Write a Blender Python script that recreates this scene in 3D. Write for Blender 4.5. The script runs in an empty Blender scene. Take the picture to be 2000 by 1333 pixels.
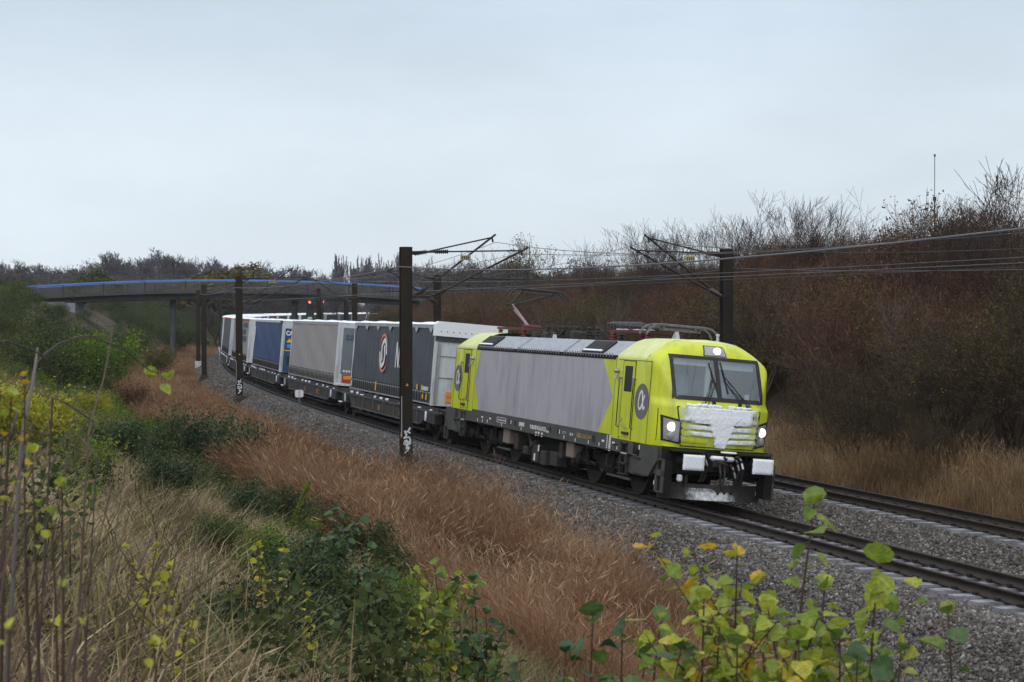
import bpy, math, random
import numpy as np
from mathutils import Vector, Matrix
PI = math.pi
scene = bpy.context.scene
COL = scene.collection

# ------------------------------------------------------------------ camera
cd = bpy.data.cameras.new('camera')
cam = bpy.data.objects.new('camera', cd); COL.objects.link(cam)
cam.location = (34.626, -16.664, 4.507)
_d = Vector((-0.94868313, 0.31579592, -0.01653071)); _r = Vector((0.315843086, 0.948811404, -0.000256))
_r = (_r - _d * _r.dot(_d)).normalized(); _u = _r.cross(_d)
cam.rotation_euler = Matrix((_r, _u, -_d)).transposed().to_euler()
cd.sensor_width = 36.0; cd.lens = 3265.2 / 2000 * 36
cd.clip_start = 0.1; cd.clip_end = 4000
cd.dof.use_dof = True; cd.dof.focus_distance = 37.0; cd.dof.aperture_fstop = 10.0
scene.camera = cam

# ------------------------------------------------------------------ sky and light: a flat overcast over a clear-sky term
SUN_EL, SUN_AZ = math.radians(36), math.radians(-36)
W = bpy.data.worlds.new('World'); scene.world = W; W.use_nodes = True
nt = W.node_tree; nt.nodes.clear(); N = nt.nodes.new; LK = nt.links.new
out = N('ShaderNodeOutputWorld'); bg = N('ShaderNodeBackground'); LK(bg.outputs[0], out.inputs[0])
sky = N('ShaderNodeTexSky'); sky.sky_type = 'NISHITA'; sky.sun_disc = False
sky.sun_elevation = SUN_EL; sky.sun_rotation = PI / 2 - SUN_AZ
tc = N('ShaderNodeTexCoord'); sp = N('ShaderNodeSeparateXYZ'); LK(tc.outputs['Generated'], sp.inputs[0])
ramp = N('ShaderNodeValToRGB'); LK(sp.outputs['Z'], ramp.inputs[0])
cr = ramp.color_ramp
cr.elements[0].position = 0.0; cr.elements[0].color = (7.9, 8.75, 9.5, 1)
cr.elements[1].position = 1.0; cr.elements[1].color = (14.2, 14.6, 15.0, 1)
for p_, c_ in ((0.10, (7.6, 8.55, 9.4, 1)), (0.20, (6.45, 7.6, 8.8, 1)), (0.42, (8.6, 9.3, 10.2, 1))):
    e = cr.elements.new(p_); e.color = c_
mp = N('ShaderNodeMapping'); mp.inputs['Scale'].default_value = (1.6, 1.6, 5.5); LK(tc.outputs['Generated'], mp.inputs[0])
cn = N('ShaderNodeTexNoise'); cn.inputs['Scale'].default_value = 1.7; cn.inputs['Detail'].default_value = 6; cn.inputs['Roughness'].default_value = .55
LK(mp.outputs[0], cn.inputs['Vector'])
cm = N('ShaderNodeMapRange'); cm.inputs['From Min'].default_value = .3; cm.inputs['From Max'].default_value = .7
cm.inputs['To Min'].default_value = .88; cm.inputs['To Max'].default_value = 1.08; LK(cn.outputs['Fac'], cm.inputs['Value'])
mul = N('ShaderNodeVectorMath'); mul.operation = 'SCALE'; LK(ramp.outputs[0], mul.inputs[0]); LK(cm.outputs[0], mul.inputs['Scale'])
mix = N('ShaderNodeMix'); mix.data_type = 'RGBA'; mix.inputs[0].default_value = .94
LK(sky.outputs[0], mix.inputs[6]); LK(mul.outputs[0], mix.inputs[7]); LK(mix.outputs[2], bg.inputs[0])
bg.inputs[1].default_value = 0.1
sl = bpy.data.lights.new('sun', 'SUN'); sl.energy = 1.1; sl.angle = math.radians(60); sl.color = (1, .94, .86)
sun = bpy.data.objects.new('sun', sl); COL.objects.link(sun)
sun.rotation_euler = Vector((math.cos(SUN_EL) * math.cos(SUN_AZ), math.cos(SUN_EL) * math.sin(SUN_AZ), math.sin(SUN_EL))).to_track_quat('Z', 'Y').to_euler()
vs = scene.view_settings
vs.view_transform = 'Standard'; vs.look = 'None'; vs.exposure = 0.0; vs.gamma = 1.0
scene.cycles.max_bounces = 7; scene.cycles.transparent_max_bounces = 12; scene.cycles.volume_bounces = 0
scene.cycles.caustics_reflective = False; scene.cycles.caustics_refractive = False

# ------------------------------------------------------------------ helpers
def tag(o, label=None, cat=None, group=None, kind=None):
    if label: o['label'] = label
    if cat: o['category'] = cat
    if group: o['group'] = group
    if kind: o['kind'] = kind
    return o

def link(name, data, parent=None):
    o = bpy.data.objects.new(name, data); COL.objects.link(o)
    if parent: o.parent = parent
    return o

def empty(name, M=None):
    o = link(name, None); o.empty_display_size = .3
    if M is not None: o.matrix_world = M
    return o

def copy_tree(o, parent=None):
    c = o.copy(); COL.objects.link(c)
    if parent is not None:
        c.parent = parent; c.matrix_parent_inverse = o.matrix_parent_inverse
    for ch in o.children: copy_tree(ch, c)
    return c

MATS = {}
def mat(name, rgb, rough=.6, metal=0.0, var=.12, scale=3.0, bump=0.0, bscale=40., spec=.4, dirt=None, dirt_amt=.4, stretch=(1, 1, 1), emit=None, estr=0):
    if name in MATS: return MATS[name]
    m = bpy.data.materials.new(name); m.use_nodes = True; t = m.node_tree
    b = t.nodes['Principled BSDF']; b.inputs['Roughness'].default_value = rough; b.inputs['Metallic'].default_value = metal
    b.inputs['Specular IOR Level'].default_value = spec
    co = t.nodes.new('ShaderNodeTexCoord'); mp = t.nodes.new('ShaderNodeMapping'); mp.inputs['Scale'].default_value = stretch
    t.links.new(co.outputs['Object'], mp.inputs[0])
    n = t.nodes.new('ShaderNodeTexNoise'); n.inputs['Scale'].default_value = scale; n.inputs['Detail'].default_value = 7; n.inputs['Roughness'].default_value = .6
    t.links.new(mp.outputs[0], n.inputs['Vector'])
    r = t.nodes.new('ShaderNodeValToRGB'); r.color_ramp.elements[0].position = .3; r.color_ramp.elements[1].position = .7
    lo = [max(0, c * (1 - var)) for c in rgb]; hi = [min(1, c * (1 + var)) for c in rgb]
    r.color_ramp.elements[0].color = (*lo, 1); r.color_ramp.elements[1].color = (*hi, 1)
    t.links.new(n.outputs['Fac'], r.inputs[0]); last = r.outputs[0]
    if dirt:
        n2 = t.nodes.new('ShaderNodeTexNoise'); n2.inputs['Scale'].default_value = scale * 1.7; n2.inputs['Detail'].default_value = 9; n2.inputs['Roughness'].default_value = .7
        mp2 = t.nodes.new('ShaderNodeMapping'); mp2.inputs['Location'].default_value = (7, 3, 1); mp2.inputs['Scale'].default_value = stretch
        t.links.new(co.outputs['Object'], mp2.inputs[0]); t.links.new(mp2.outputs[0], n2.inputs['Vector'])
        mr = t.nodes.new('ShaderNodeMapRange'); mr.inputs['From Min'].default_value = .48; mr.inputs['From Max'].default_value = .74; mr.inputs['To Max'].default_value = dirt_amt
        t.links.new(n2.outputs['Fac'], mr.inputs['Value'])
        mx = t.nodes.new('ShaderNodeMix'); mx.data_type = 'RGBA'; mx.inputs[7].default_value = (*dirt, 1)
        t.links.new(mr.outputs[0], mx.inputs[0]); t.links.new(last, mx.inputs[6]); last = mx.outputs[2]
    t.links.new(last, b.inputs['Base Color'])
    if bump:
        n3 = t.nodes.new('ShaderNodeTexNoise'); n3.inputs['Scale'].default_value = bscale; n3.inputs['Detail'].default_value = 4
        t.links.new(mp.outputs[0], n3.inputs['Vector'])
        bp = t.nodes.new('ShaderNodeBump'); bp.inputs['Strength'].default_value = bump; bp.inputs['Distance'].default_value = .02
        t.links.new(n3.outputs['Fac'], bp.inputs['Height']); t.links.new(bp.outputs[0], b.inputs['Normal'])
    if emit:
        b.inputs['Emission Color'].default_value = (*emit, 1); b.inputs['Emission Strength'].default_value = estr
    MATS[name] = m; return m

def foliage(name, stops, trans=.3, rough=.65, nscale=0.0):
    """Leaf or blade material: each leaf's own colour from its attribute v."""
    if name in MATS: return MATS[name]
    m = bpy.data.materials.new(name); m.use_nodes = True; t = m.node_tree
    b = t.nodes['Principled BSDF']; b.inputs['Roughness'].default_value = rough; b.inputs['Specular IOR Level'].default_value = .25
    a = t.nodes.new('ShaderNodeAttribute'); a.attribute_name = 'v'
    r = t.nodes.new('ShaderNodeValToRGB'); el = r.color_ramp.elements
    el[0].position = stops[0][0]; el[0].color = (*stops[0][1], 1); el[1].position = stops[-1][0]; el[1].color = (*stops[-1][1], 1)
    for p, c in stops[1:-1]:
        e = el.new(p); e.color = (*c, 1)
    t.links.new(a.outputs['Fac'], r.inputs[0]); last = r.outputs[0]
    if nscale:
        co = t.nodes.new('ShaderNodeTexCoord'); n = t.nodes.new('ShaderNodeTexNoise'); n.inputs['Scale'].default_value = nscale; n.inputs['Detail'].default_value = 5
        t.links.new(co.outputs['Object'], n.inputs['Vector'])
        mr = t.nodes.new('ShaderNodeMapRange'); mr.inputs['From Min'].default_value = .3; mr.inputs['From Max'].default_value = .7; mr.inputs['To Min'].default_value = .65; mr.inputs['To Max'].default_value = 1.3
        t.links.new(n.outputs['Fac'], mr.inputs['Value'])
        sc = t.nodes.new('ShaderNodeVectorMath'); sc.operation = 'SCALE'; t.links.new(last, sc.inputs[0]); t.links.new(mr.outputs[0], sc.inputs['Scale']); last = sc.outputs[0]
    t.links.new(last, b.inputs['Base Color'])
    if trans:
        tr = t.nodes.new('ShaderNodeBsdfTranslucent'); t.links.new(last, tr.inputs[0])
        mx = t.nodes.new('ShaderNodeMixShader'); mx.inputs[0].default_value = trans
        t.links.new(b.outputs[0], mx.inputs[1]); t.links.new(tr.outputs[0], mx.inputs[2])
        t.links.new(mx.outputs[0], t.nodes['Material Output'].inputs['Surface'])
    MATS[name] = m; return m

class MB:
    """Collects boxes, prisms, tubes, lathes and patches; build() links them as ONE mesh object."""
    def __init__(s): s.v = []; s.f = []; s.mi = []; s.M = None; s.m = 0
    def add(s, vs, fs):
        o = len(s.v)
        for p in vs:
            p = Vector(p)
            s.v.append(tuple(s.M @ p) if s.M is not None else tuple(p))
        for f in fs: s.f.append([i + o for i in f]); s.mi.append(s.m)
        return s
    def box(s, x0, x1, y0, y1, z0, z1, bev=0.0):
        if bev <= 0:
            vs = [(x, y, z) for x in (x0, x1) for y in (y0, y1) for z in (z0, z1)]
            return s.add(vs, [(0, 1, 3, 2), (4, 6, 7, 5), (0, 4, 5, 1), (2, 3, 7, 6), (0, 2, 6, 4), (1, 5, 7, 3)])
        b = min(bev, .49 * abs(x1 - x0), .49 * abs(y1 - y0), .49 * abs(z1 - z0)); vs = []; idx = {}
        for i, X in enumerate((x0, x1)):
            for j, Y in enumerate((y0, y1)):
                for k, Z in enumerate((z0, z1)):
                    dx, dy, dz = b * (1 - 2 * i), b * (1 - 2 * j), b * (1 - 2 * k)
                    for a, p in enumerate(((X, Y + dy, Z + dz), (X + dx, Y, Z + dz), (X + dx, Y + dy, Z))):
                        idx[i, j, k, a] = len(vs); vs.append(p)
        fs = []
        for a in range(3):
            for e in (0, 1):
                q = []
                for u, w in ((0, 0), (1, 0), (1, 1), (0, 1)):
                    c = [0, 0, 0]; c[a] = e; c[(a + 1) % 3] = u; c[(a + 2) % 3] = w; q.append(idx[c[0], c[1], c[2], a])
                fs.append(q if e else q[::-1])
        for a in range(3):
            b1, b2 = (a + 1) % 3, (a + 2) % 3
            for u in (0, 1):
                for w in (0, 1):
                    q = []
                    for e in (0, 1):
                        c = [0, 0, 0]; c[a] = e; c[b1] = u; c[b2] = w
                        q.append((idx[c[0], c[1], c[2], b1], idx[c[0], c[1], c[2], b2]))
                    f = [q[0][0], q[1][0], q[1][1], q[0][1]]
                    fs.append(f if (u ^ w) else f[::-1])
        for i in (0, 1):
            for j in (0, 1):
                for k in (0, 1):
                    f = [idx[i, j, k, a] for a in range(3)]
                    fs.append(f if (i + j + k) % 2 else f[::-1])
        return s.add(vs, fs)
    def prism(s, pts, axis, a, b):
        """polygon pts in the two other axes (in order), extruded along axis from a to b"""
        n = len(pts); vs = []
        for t in (a, b):
            for p in pts:
                c = [0, 0, 0]; c[axis] = t; o = [i for i in range(3) if i != axis]; c[o[0]] = p[0]; c[o[1]] = p[1]; vs.append(tuple(c))
        return s.add(vs, [list(range(n))[::-1], list(range(n, 2 * n))] + [(i, (i + 1) % n, n + (i + 1) % n, n + i) for i in range(n)])
    def tube(s, pts, r, n=8, cap=True):
        pts = [Vector(p) for p in pts]; rs = r if isinstance(r, (list, tuple)) else [r] * len(pts); vs = []; prev = None
        for i, p in enumerate(pts):
            d = (pts[min(i + 1, len(pts) - 1)] - pts[max(i - 1, 0)]).normalized()
            ref = prev if prev is not None else (Vector((0, 0, 1)) if abs(d.z) < .9 else Vector((1, 0, 0)))
            u = (ref - d * ref.dot(d)).normalized(); w = d.cross(u); prev = u
            for k in range(n):
                a = 2 * PI * k / n; vs.append(p + (u * math.cos(a) + w * math.sin(a)) * rs[i])
        fs = [(i * n + k, i * n + (k + 1) % n, (i + 1) * n + (k + 1) % n, (i + 1) * n + k) for i in range(len(pts) - 1) for k in range(n)]
        if cap: fs += [list(range(n))[::-1], [(len(pts) - 1) * n + k for k in range(n)]]
        return s.add(vs, fs)
    def lathe(s, c, axis, prof, n=24):
        """prof: list of (t along axis, radius) round centre c"""
        o = [i for i in range(3) if i != axis]; vs = []
        for t, r in prof:
            for k in range(n):
                a = 2 * PI * k / n; p = list(c); p[axis] += t; p[o[0]] += r * math.cos(a); p[o[1]] += r * math.sin(a); vs.append(tuple(p))
        m = len(prof)
        fs = [(i * n + k, i * n + (k + 1) % n, (i + 1) * n + (k + 1) % n, (i + 1) * n + k) for i in range(m - 1) for k in range(n)]
        return s.add(vs, fs + [list(range(n))[::-1], [(m - 1) * n + k for k in range(n)]])
    def insulator(s, a, b, r=.07, k=7):
        a, b = Vector(a), Vector(b); pts, rs = [], []
        for i in range(k):
            for t, q in ((.1, .55), (.45, 1), (.6, 1), (.95, .55)):
                pts.append(a.lerp(b, (i + t) / k)); rs.append(r * q)
        return s.tube(pts, rs, 10)
    def grid(s, fn, nu, nv, skip=None):
        vs = [fn(i, j) for i in range(nu) for j in range(nv)]
        fs = [(i * nv + j, (i + 1) * nv + j, (i + 1) * nv + j + 1, i * nv + j + 1) for i in range(nu - 1) for j in range(nv - 1) if not (skip and skip(i, j))]
        return s.add(vs, fs)
    def build(s, name, m, parent=None, smooth=35):
        me = bpy.data.meshes.new(name); me.from_pydata(s.v, [], s.f)
        for x in (m if isinstance(m, (list, tuple)) else [m]): me.materials.append(x)
        if any(s.mi): me.polygons.foreach_set('material_index', s.mi)
        if smooth:
            me.polygons.foreach_set('use_smooth', [True] * len(me.polygons)); me.set_sharp_from_angle(angle=math.radians(smooth))
        me.update()
        return link(name, me, parent)

def np_mesh(name, V, F, m, parent=None, v=None, smooth=False):
    """mesh from numpy arrays: V (n,3), F (k,3) or (k,4) or a list of such; v = per-vertex attribute"""
    Fs = F if isinstance(F, list) else [F]
    me = bpy.data.meshes.new(name); V = np.ascontiguousarray(V, np.float32)
    me.vertices.add(len(V)); me.vertices.foreach_set('co', V.ravel())
    tot = np.concatenate([np.full(len(f), f.shape[1], np.int32) for f in Fs]); li = np.concatenate([f.ravel() for f in Fs]).astype(np.int32)
    me.loops.add(len(li)); me.loops.foreach_set('vertex_index', li)
    me.polygons.add(len(tot)); me.polygons.foreach_set('loop_start', np.concatenate([[0], np.cumsum(tot)[:-1]]).astype(np.int32))
    if smooth: me.polygons.foreach_set('use_smooth', np.ones(len(tot), bool))
    if v is not None:
        at = me.attributes.new('v', 'FLOAT', 'POINT'); at.data.foreach_set('value', np.ascontiguousarray(v, np.float32))
    me.materials.append(m); me.update(calc_edges=True); me.validate()
    return link(name, me, parent)

def text_mesh(name, s, size, m, parent, M, depth=.004, xs=1.0, bold=0.0):
    cu = bpy.data.curves.new(name, 'FONT'); cu.body = s; cu.size = size; cu.extrude = depth / 2; cu.align_x = 'CENTER'; cu.align_y = 'CENTER'; cu.offset = bold
    cu.resolution_u = 3
    t = bpy.data.objects.new('lettering_curve', cu); COL.objects.link(t)
    bpy.context.view_layer.update()
    me = bpy.data.meshes.new_from_object(t.evaluated_get(bpy.context.evaluated_depsgraph_get()))
    bpy.data.objects.remove(t); bpy.data.curves.remove(cu)
    me.transform(M @ Matrix.Diagonal((xs, 1, 1, 1))); me.materials.clear(); me.materials.append(m); me.name = name
    return link(name, me, parent)

# ------------------------------------------------------------------ the alignment of the line
CANT = math.radians(4.936); CC, SC = math.cos(CANT), math.sin(CANT); TR2 = 4.70
_S = np.arange(-720, 140.01, .5)
_K = np.where(_S > -9.49, .0001, np.where(_S > -72, .00114, np.where(_S > -130, .00165, .00125)))
_i0 = int(np.argmin(abs(_S + 9.49)))
_TH = np.concatenate([[0], np.cumsum(_K[:-1] * .5)]); _TH -= _TH[_i0]
_X = np.concatenate([[0], np.cumsum(np.cos(_TH[:-1] + _K[:-1] * .25) * .5)]); _X += -9.49 - _X[_i0]
_Y = np.concatenate([[0], np.cumsum(np.sin(_TH[:-1] + _K[:-1] * .25) * .5)]); _Y -= _Y[_i0]
_G = np.where(_S < -60, .0019 * (-60 - _S), 0.0); _G = np.minimum(_G, 0.9)
def sn(s, n, z=0.0):
    """point at distance s along the line, n to its left, z above rail level (no cant)"""
    th = np.interp(s, _S, _TH)
    return np.stack([np.interp(s, _S, _X) - np.sin(th) * n, np.interp(s, _S, _Y) + np.cos(th) * n, z + np.interp(s, _S, _G) + 0 * n], -1)
def tk(s, lat, z, tr=0.0):
    """point in the canted frame of a track"""
    return sn(s, tr + lat * CC + z * SC, -lat * SC + z * CC)
def head(s): return float(np.interp(s, _S, _TH))
def vehicle_matrix(s0, s1, tr=0.0):
    a, b = Vector(sn(s0, tr)), Vector(sn(s1, tr)); d = b - a
    return Matrix.Translation((a + b) / 2) @ Matrix.Rotation(math.atan2(d.y, d.x), 4, 'Z') @ Matrix.Rotation(-math.atan2(d.z, d.xy.length), 4, 'Y') @ Matrix.Rotation(-CANT, 4, 'X')
def frame_matrix(s, n=0.0, z=0.0): return Matrix.Translation(Vector(sn(s, n, z))) @ Matrix.Rotation(head(s), 4, 'Z')
HAZE = 0.00017
# ------------------------------------------------------------------ ground, ballast, tracks
rng = np.random.default_rng(7)
def vnoise(x, y, seed=0):
    """smooth value noise on numpy arrays, about -1..1"""
    x = np.asarray(x, float); y = np.asarray(y, float); xi = np.floor(x); yi = np.floor(y); fx = x - xi; fy = y - yi
    fx = fx * fx * (3 - 2 * fx); fy = fy * fy * (3 - 2 * fy)
    def h(a, b):
        q = np.sin(a * 127.1 + b * 311.7 + seed * 74.7) * 43758.5453
        return (q - np.floor(q)) * 2 - 1
    return (h(xi, yi) * (1 - fx) + h(xi + 1, yi) * fx) * (1 - fy) + (h(xi, yi + 1) * (1 - fx) + h(xi + 1, yi + 1) * fx) * fy
_PN = np.array([-900, -150, -60, -30, -25, -21, -16.7, -11, -8.2, -5, -3.2, 7.0, 9.5, 12, 20, 24, 40, 150, 900])
_PZ = np.array([5.2, 5.2, 5.2, 5.2, 5.1, 4.4, 2.85, .25, -.9, -1.0, -.95, -.75, -.6, .5, 4.3, 4.8, 5.0, 5.0, 5.0])
def ground_z(s, n):
    s = np.asarray(s, float); n = np.asarray(n, float)
    z = np.interp(n, _PN, _PZ) + 1.5 * np.clip((-34 - s) / 30, 0, 1) * np.clip((s + 200) / 40, 0, 1) * np.clip((-n - 9) / 7, 0, 1) * np.clip((60 + n) / 25, 0, 1)
    amp = np.clip((np.abs(n - 2) - 5.5) / 4, 0, 1)
    z = z + amp * (.16 * vnoise(s / 2.3, n / 2.3, 1) + .35 * vnoise(s / 9, n / 7, 2) * np.clip((np.abs(n) - 9) / 6, 0, 1) + .6 * vnoise(s / 31, n / 25, 3) * np.clip((np.abs(n) - 17) / 9, 0, 1))
    return z
def G(s, n, dz=0.0):
    """point on the ground"""
    return sn(s, n, ground_z(s, n) + dz)

soil = mat('soil', (.075, .058, .040), .95, var=.5, scale=.35, bump=.6, bscale=4, spec=.1, dirt=(.05, .055, .025), dirt_amt=.8)
sv = np.concatenate([np.arange(-700, -260, 10), np.arange(-260, -60, 2.), np.arange(-60, 46, .7), np.arange(46, 121, 5)])
nv = np.concatenate([[-700, -450, -300, -200, -140, -100, -75, -58, -47], np.arange(-40, -22, 1.5), np.arange(-22, -3, .6), np.arange(-3, 7, 1.0), np.arange(7, 26, .9), [28, 32, 38, 48, 60, 80, 110, 150, 220, 320, 450, 600]])
SS, NN = np.meshgrid(sv, nv, indexing='ij')
V = G(SS, NN).reshape(-1, 3)
def grid_faces(a, b):
    i, j = np.meshgrid(np.arange(a - 1), np.arange(b - 1), indexing='ij'); i = i.ravel(); j = j.ravel()
    return np.stack([i * b + j, (i + 1) * b + j, (i + 1) * b + j + 1, i * b + j + 1], -1)
tag(np_mesh('ground', V, grid_faces(len(sv), len(nv)), soil, smooth=True), 'earth cutting slopes and ditch beside the railway', kind='structure')

# ballast bed under both tracks
_BN = np.array([-3.95, -2.75, -1.95, -1.3, 0, 1.3, 1.9, 2.7, 3.4, 4.7, 6.0, 6.6, 7.5])
_BZ = np.array([-1.06, -.30, -.10, -.165, -.275, -.385, -.37, -.18, -.165, -.275, -.385, -.40, -.95])
def bed_z(s, n): return np.interp(n, _BN, _BZ) + .035 * vnoise(np.asarray(s) / .7, np.asarray(n) / .5, 5) + .05 * vnoise(np.asarray(s) / 3, np.asarray(n) / 1.4, 6) * (np.abs(n - 2.3) > 3.9)
bed = mat('ballast_bed', (.085, .080, .076), .95, var=.55, scale=14, bump=1.0, bscale=22, spec=.15, dirt=(.035, .03, .028), dirt_amt=.7)
sb = np.concatenate([np.arange(-420, -80, 3.), np.arange(-80, 46, .35)]); nb = np.concatenate([np.linspace(-3.95, 7.5, 68)])
SS, NN = np.meshgrid(sb, nb, indexing='ij')
tag(np_mesh('track_bed', sn(SS, NN, bed_z(SS, NN)).reshape(-1, 3), grid_faces(len(sb), len(nb)), bed, smooth=True), 'grey crushed stone bed carrying both railway tracks', kind='structure')

# loose stones
_OCT = np.array([[1, 0, 0], [-1, 0, 0], [0, 1, 0], [0, -1, 0], [0, 0, 1], [0, 0, -1]], float)
_OF = np.array([[0, 2, 4], [2, 1, 4], [1, 3, 4], [3, 0, 4], [2, 0, 5], [1, 2, 5], [3, 1, 5], [0, 3, 5]])
def rand_rot(n, r):
    q = r.normal(size=(n, 4)); q /= np.linalg.norm(q, axis=1)[:, None]; a, b, c, d = q.T
    return np.stack([np.stack([1 - 2 * (c * c + d * d), 2 * (b * c - a * d), 2 * (b * d + a * c)], -1), np.stack([2 * (b * c + a * d), 1 - 2 * (b * b + d * d), 2 * (c * d - a * b)], -1), np.stack([2 * (b * d - a * c), 2 * (c * d + a * b), 1 - 2 * (b * b + c * c)], -1)], 1)
def stones(count, s0, s1, n0, n1, size):
    s = rng.uniform(s0, s1, count); n = rng.uniform(n0, n1, count)
    P = sn(s, n, bed_z(s, n) + size * rng.uniform(-.1, .5, count))
    sc = size * rng.uniform(.55, 1.15, (count, 1, 1)) * rng.uniform(.6, 1.2, (count, 1, 3))
    V = np.einsum('nij,nkj->nki', rand_rot(count, rng), (_OCT[None] + rng.normal(0, .22, (count, 6, 3))) * sc) + P[:, None]
    bright = rng.beta(1.5, 3.0, count) * .85 + .22 * np.exp(-((n + 1.65) / .35) ** 2) * rng.uniform(0, 1, count) + .1 * (vnoise(s / 2.5, n / 1.2, 9) + 1) / 2
    return V.reshape(-1, 3), np.repeat(bright, 6)
SV, SA = [], []
for c_, a_, b_, n0, n1, z_ in ((44000, -9, 19, -3.85, -.95, .047), (30000, -30, -9, -3.85, -.95, .050), (22000, -70, -30, -3.85, -1.0, .058), (24000, -9, 19, 1.0, 3.9, .047),
                               (11000, -9, 19, -.7, .7, .038), (7000, -9, 19, 4.0, 5.4, .038), (7000, -9, 19, 5.6, 7.2, .045), (10000, -130, -70, -3.8, -1.0, .07)):
    v_, w_ = stones(c_, a_, b_, n0, n1, z_); SV.append(v_); SA.append(w_)
SV = np.concatenate(SV); SA = np.concatenate(SA)
stone = foliage('ballast_stone', [(0, (.032, .027, .024)), (.35, (.105, .094, .087)), (.7, (.22, .21, .205)), (1, (.42, .42, .425))], trans=0, rough=.9)
F = (_OF[None] + (np.arange(len(SV) // 6) * 6)[:, None, None]).reshape(-1, 3)
tag(np_mesh('gravel', SV, F, stone, v=SA), 'loose grey ballast stones heaped along the tracks', 'ballast', kind='stuff')

# rails and sleepers
rail_m = mat('rail_steel', (.030, .022, .018), .55, .35, var=.3, scale=6, dirt=(.05, .03, .02), dirt_amt=.6)
slp_m = mat('sleeper_concrete', (.20, .20, .225), .9, var=.45, scale=2.5, dirt=(.07, .06, .055), dirt_amt=.9)
clip_m = mat('rail_clip_steel', (.02, .016, .014), .6, .3)
_RP = [(-.075, -.19), (.075, -.19), (.075, -.178), (.012, -.15), (.012, -.05), (.036, -.036), (.036, -.004), (.026, 0), (-.026, 0), (-.036, -.004), (-.036, -.036), (-.012, -.05), (-.012, -.15), (-.075, -.178)]
def rail(parent, lat, tr):
    s = np.concatenate([np.arange(-420, -60, 3.), np.arange(-60, 46.1, 1.)]); k = len(_RP)
    V = np.stack([tk(s, lat + a, b + .012, tr) for a, b in _RP], 1).reshape(-1, 3)
    i, j = np.meshgrid(np.arange(len(s) - 1), np.arange(k), indexing='ij'); i = i.ravel(); j = j.ravel(); j2 = (j + 1) % k
    o = np_mesh('rail', V, np.stack([i * k + j, i * k + j2, (i + 1) * k + j2, (i + 1) * k + j], -1), rail_m, parent)
    return o
def sleeper_mb(mb, s, tr):
    M = Matrix(); th = head(s); c = Vector(tk(s, 0, 0, tr)); mb.M = Matrix.Translation(c) @ Matrix.Rotation(th, 4, 'Z') @ Matrix.Rotation(-CANT, 4, 'X')
    mb.m = 0
    mb.prism([(-1.3, -.36), (1.3, -.36), (1.3, -.20), (.95, -.18), (.45, -.215), (-.45, -.215), (-.95, -.18), (-1.3, -.20)], 0, -.13, .13)
    mb.m = 1
    for y in (-.75, .75):
        for e in (-.11, .11): mb.box(-.05, .05, y + e - .03, y + e + .03, -.19, -.13)
    return mb
for tr, lab in ((0.0, 'near track the freight train runs on, sleeper ends dusted with snow'), (TR2, 'empty far track behind the train beside the dry grass')):
    t = tag(empty('railway_track', frame_matrix(0, tr)), lab, 'railway track', 'pair of curving railway tracks')
    bpy.context.view_layer.update()
    inv = t.matrix_world.inverted()
    kids = [rail(t, -.7535, tr), rail(t, .7535, tr)]
    ss = np.arange(19.5, -400, -.6)
    for s in ss[:100]: kids.append(sleeper_mb(MB(), s, tr).build('sleeper', [slp_m, clip_m], t, 0))
    mb = MB()
    for s in ss[100:380]: sleeper_mb(mb, s, tr)
    kids.append(tag(mb.build('sleepers', [slp_m, clip_m], t, 0), kind='stuff'))
    for o in kids: o.matrix_parent_inverse = inv
# ------------------------------------------------------------------ the locomotive
yel = mat('lime_yellow_paint', (.56, .63, .026), .38, var=.08, scale=1.4, spec=.5, dirt=(.27, .29, .06), dirt_amt=.6, stretch=(1.6, 1.6, .3))
yroof = mat('lime_paint_frosted', (.62, .68, .28), .55, var=.12, scale=1.6, dirt=(.75, .78, .62), dirt_amt=.7)
hexm = mat('silver_grey_paint', (.385, .380, .425), .42, var=.07, scale=1.2, spec=.4, dirt=(.17, .165, .18), dirt_amt=.75, stretch=(1.1, 1, .2))
roofm = mat('frosted_grey_roof', (.33, .365, .415), .6, var=.12, scale=2.5, dirt=(.12, .13, .15), dirt_amt=.55, stretch=(1.2, 1, 3))
framem = mat('grey_underframe', (.060, .060, .060), .7, var=.22, scale=3, dirt=(.10, .085, .075), dirt_amt=.5)
dark = mat('sooty_black', (.010, .009, .008), .8, var=.35, scale=6, dirt=(.022, .017, .014), dirt_amt=.6, spec=.25)
dark2 = mat('dusty_dark_steel', (.035, .031, .028), .7, .2, var=.4, scale=7, dirt=(.075, .06, .05), dirt_amt=.6)
black = mat('black_rubber', (.014, .014, .015), .5)
white = mat('white_lettering', (.72, .72, .74), .6)
snow = mat('snow', (.80, .84, .90), .85, var=.04, scale=12, bump=.5, bscale=30, spec=.2)
sandbox = mat('dusty_brown_box', (.21, .165, .145), .8, var=.2, scale=14, dirt=(.12, .1, .09), dirt_amt=.6)
ventm = mat('grille_dark', (.045, .047, .050), .6, .3)
logom = mat('logo_grey', (.15, .135, .155), .5, var=.08)
redm = mat('insulator_red', (.17, .032, .03), .5, var=.2)
steelm = mat('bare_steel', (.30, .30, .32), .45, .6, var=.2)
lampw = mat('headlamp_lit', (1, .95, .85), .3, emit=(1, .86, .62), estr=2.6)
lensm = mat('headlamp_housing', (.33, .33, .38), .25, .3, var=.2, scale=9)
wheelm = mat('wheel_steel', (.028, .022, .019), .7, .3, var=.3, dirt=(.06, .045, .035), dirt_amt=.5)

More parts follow.
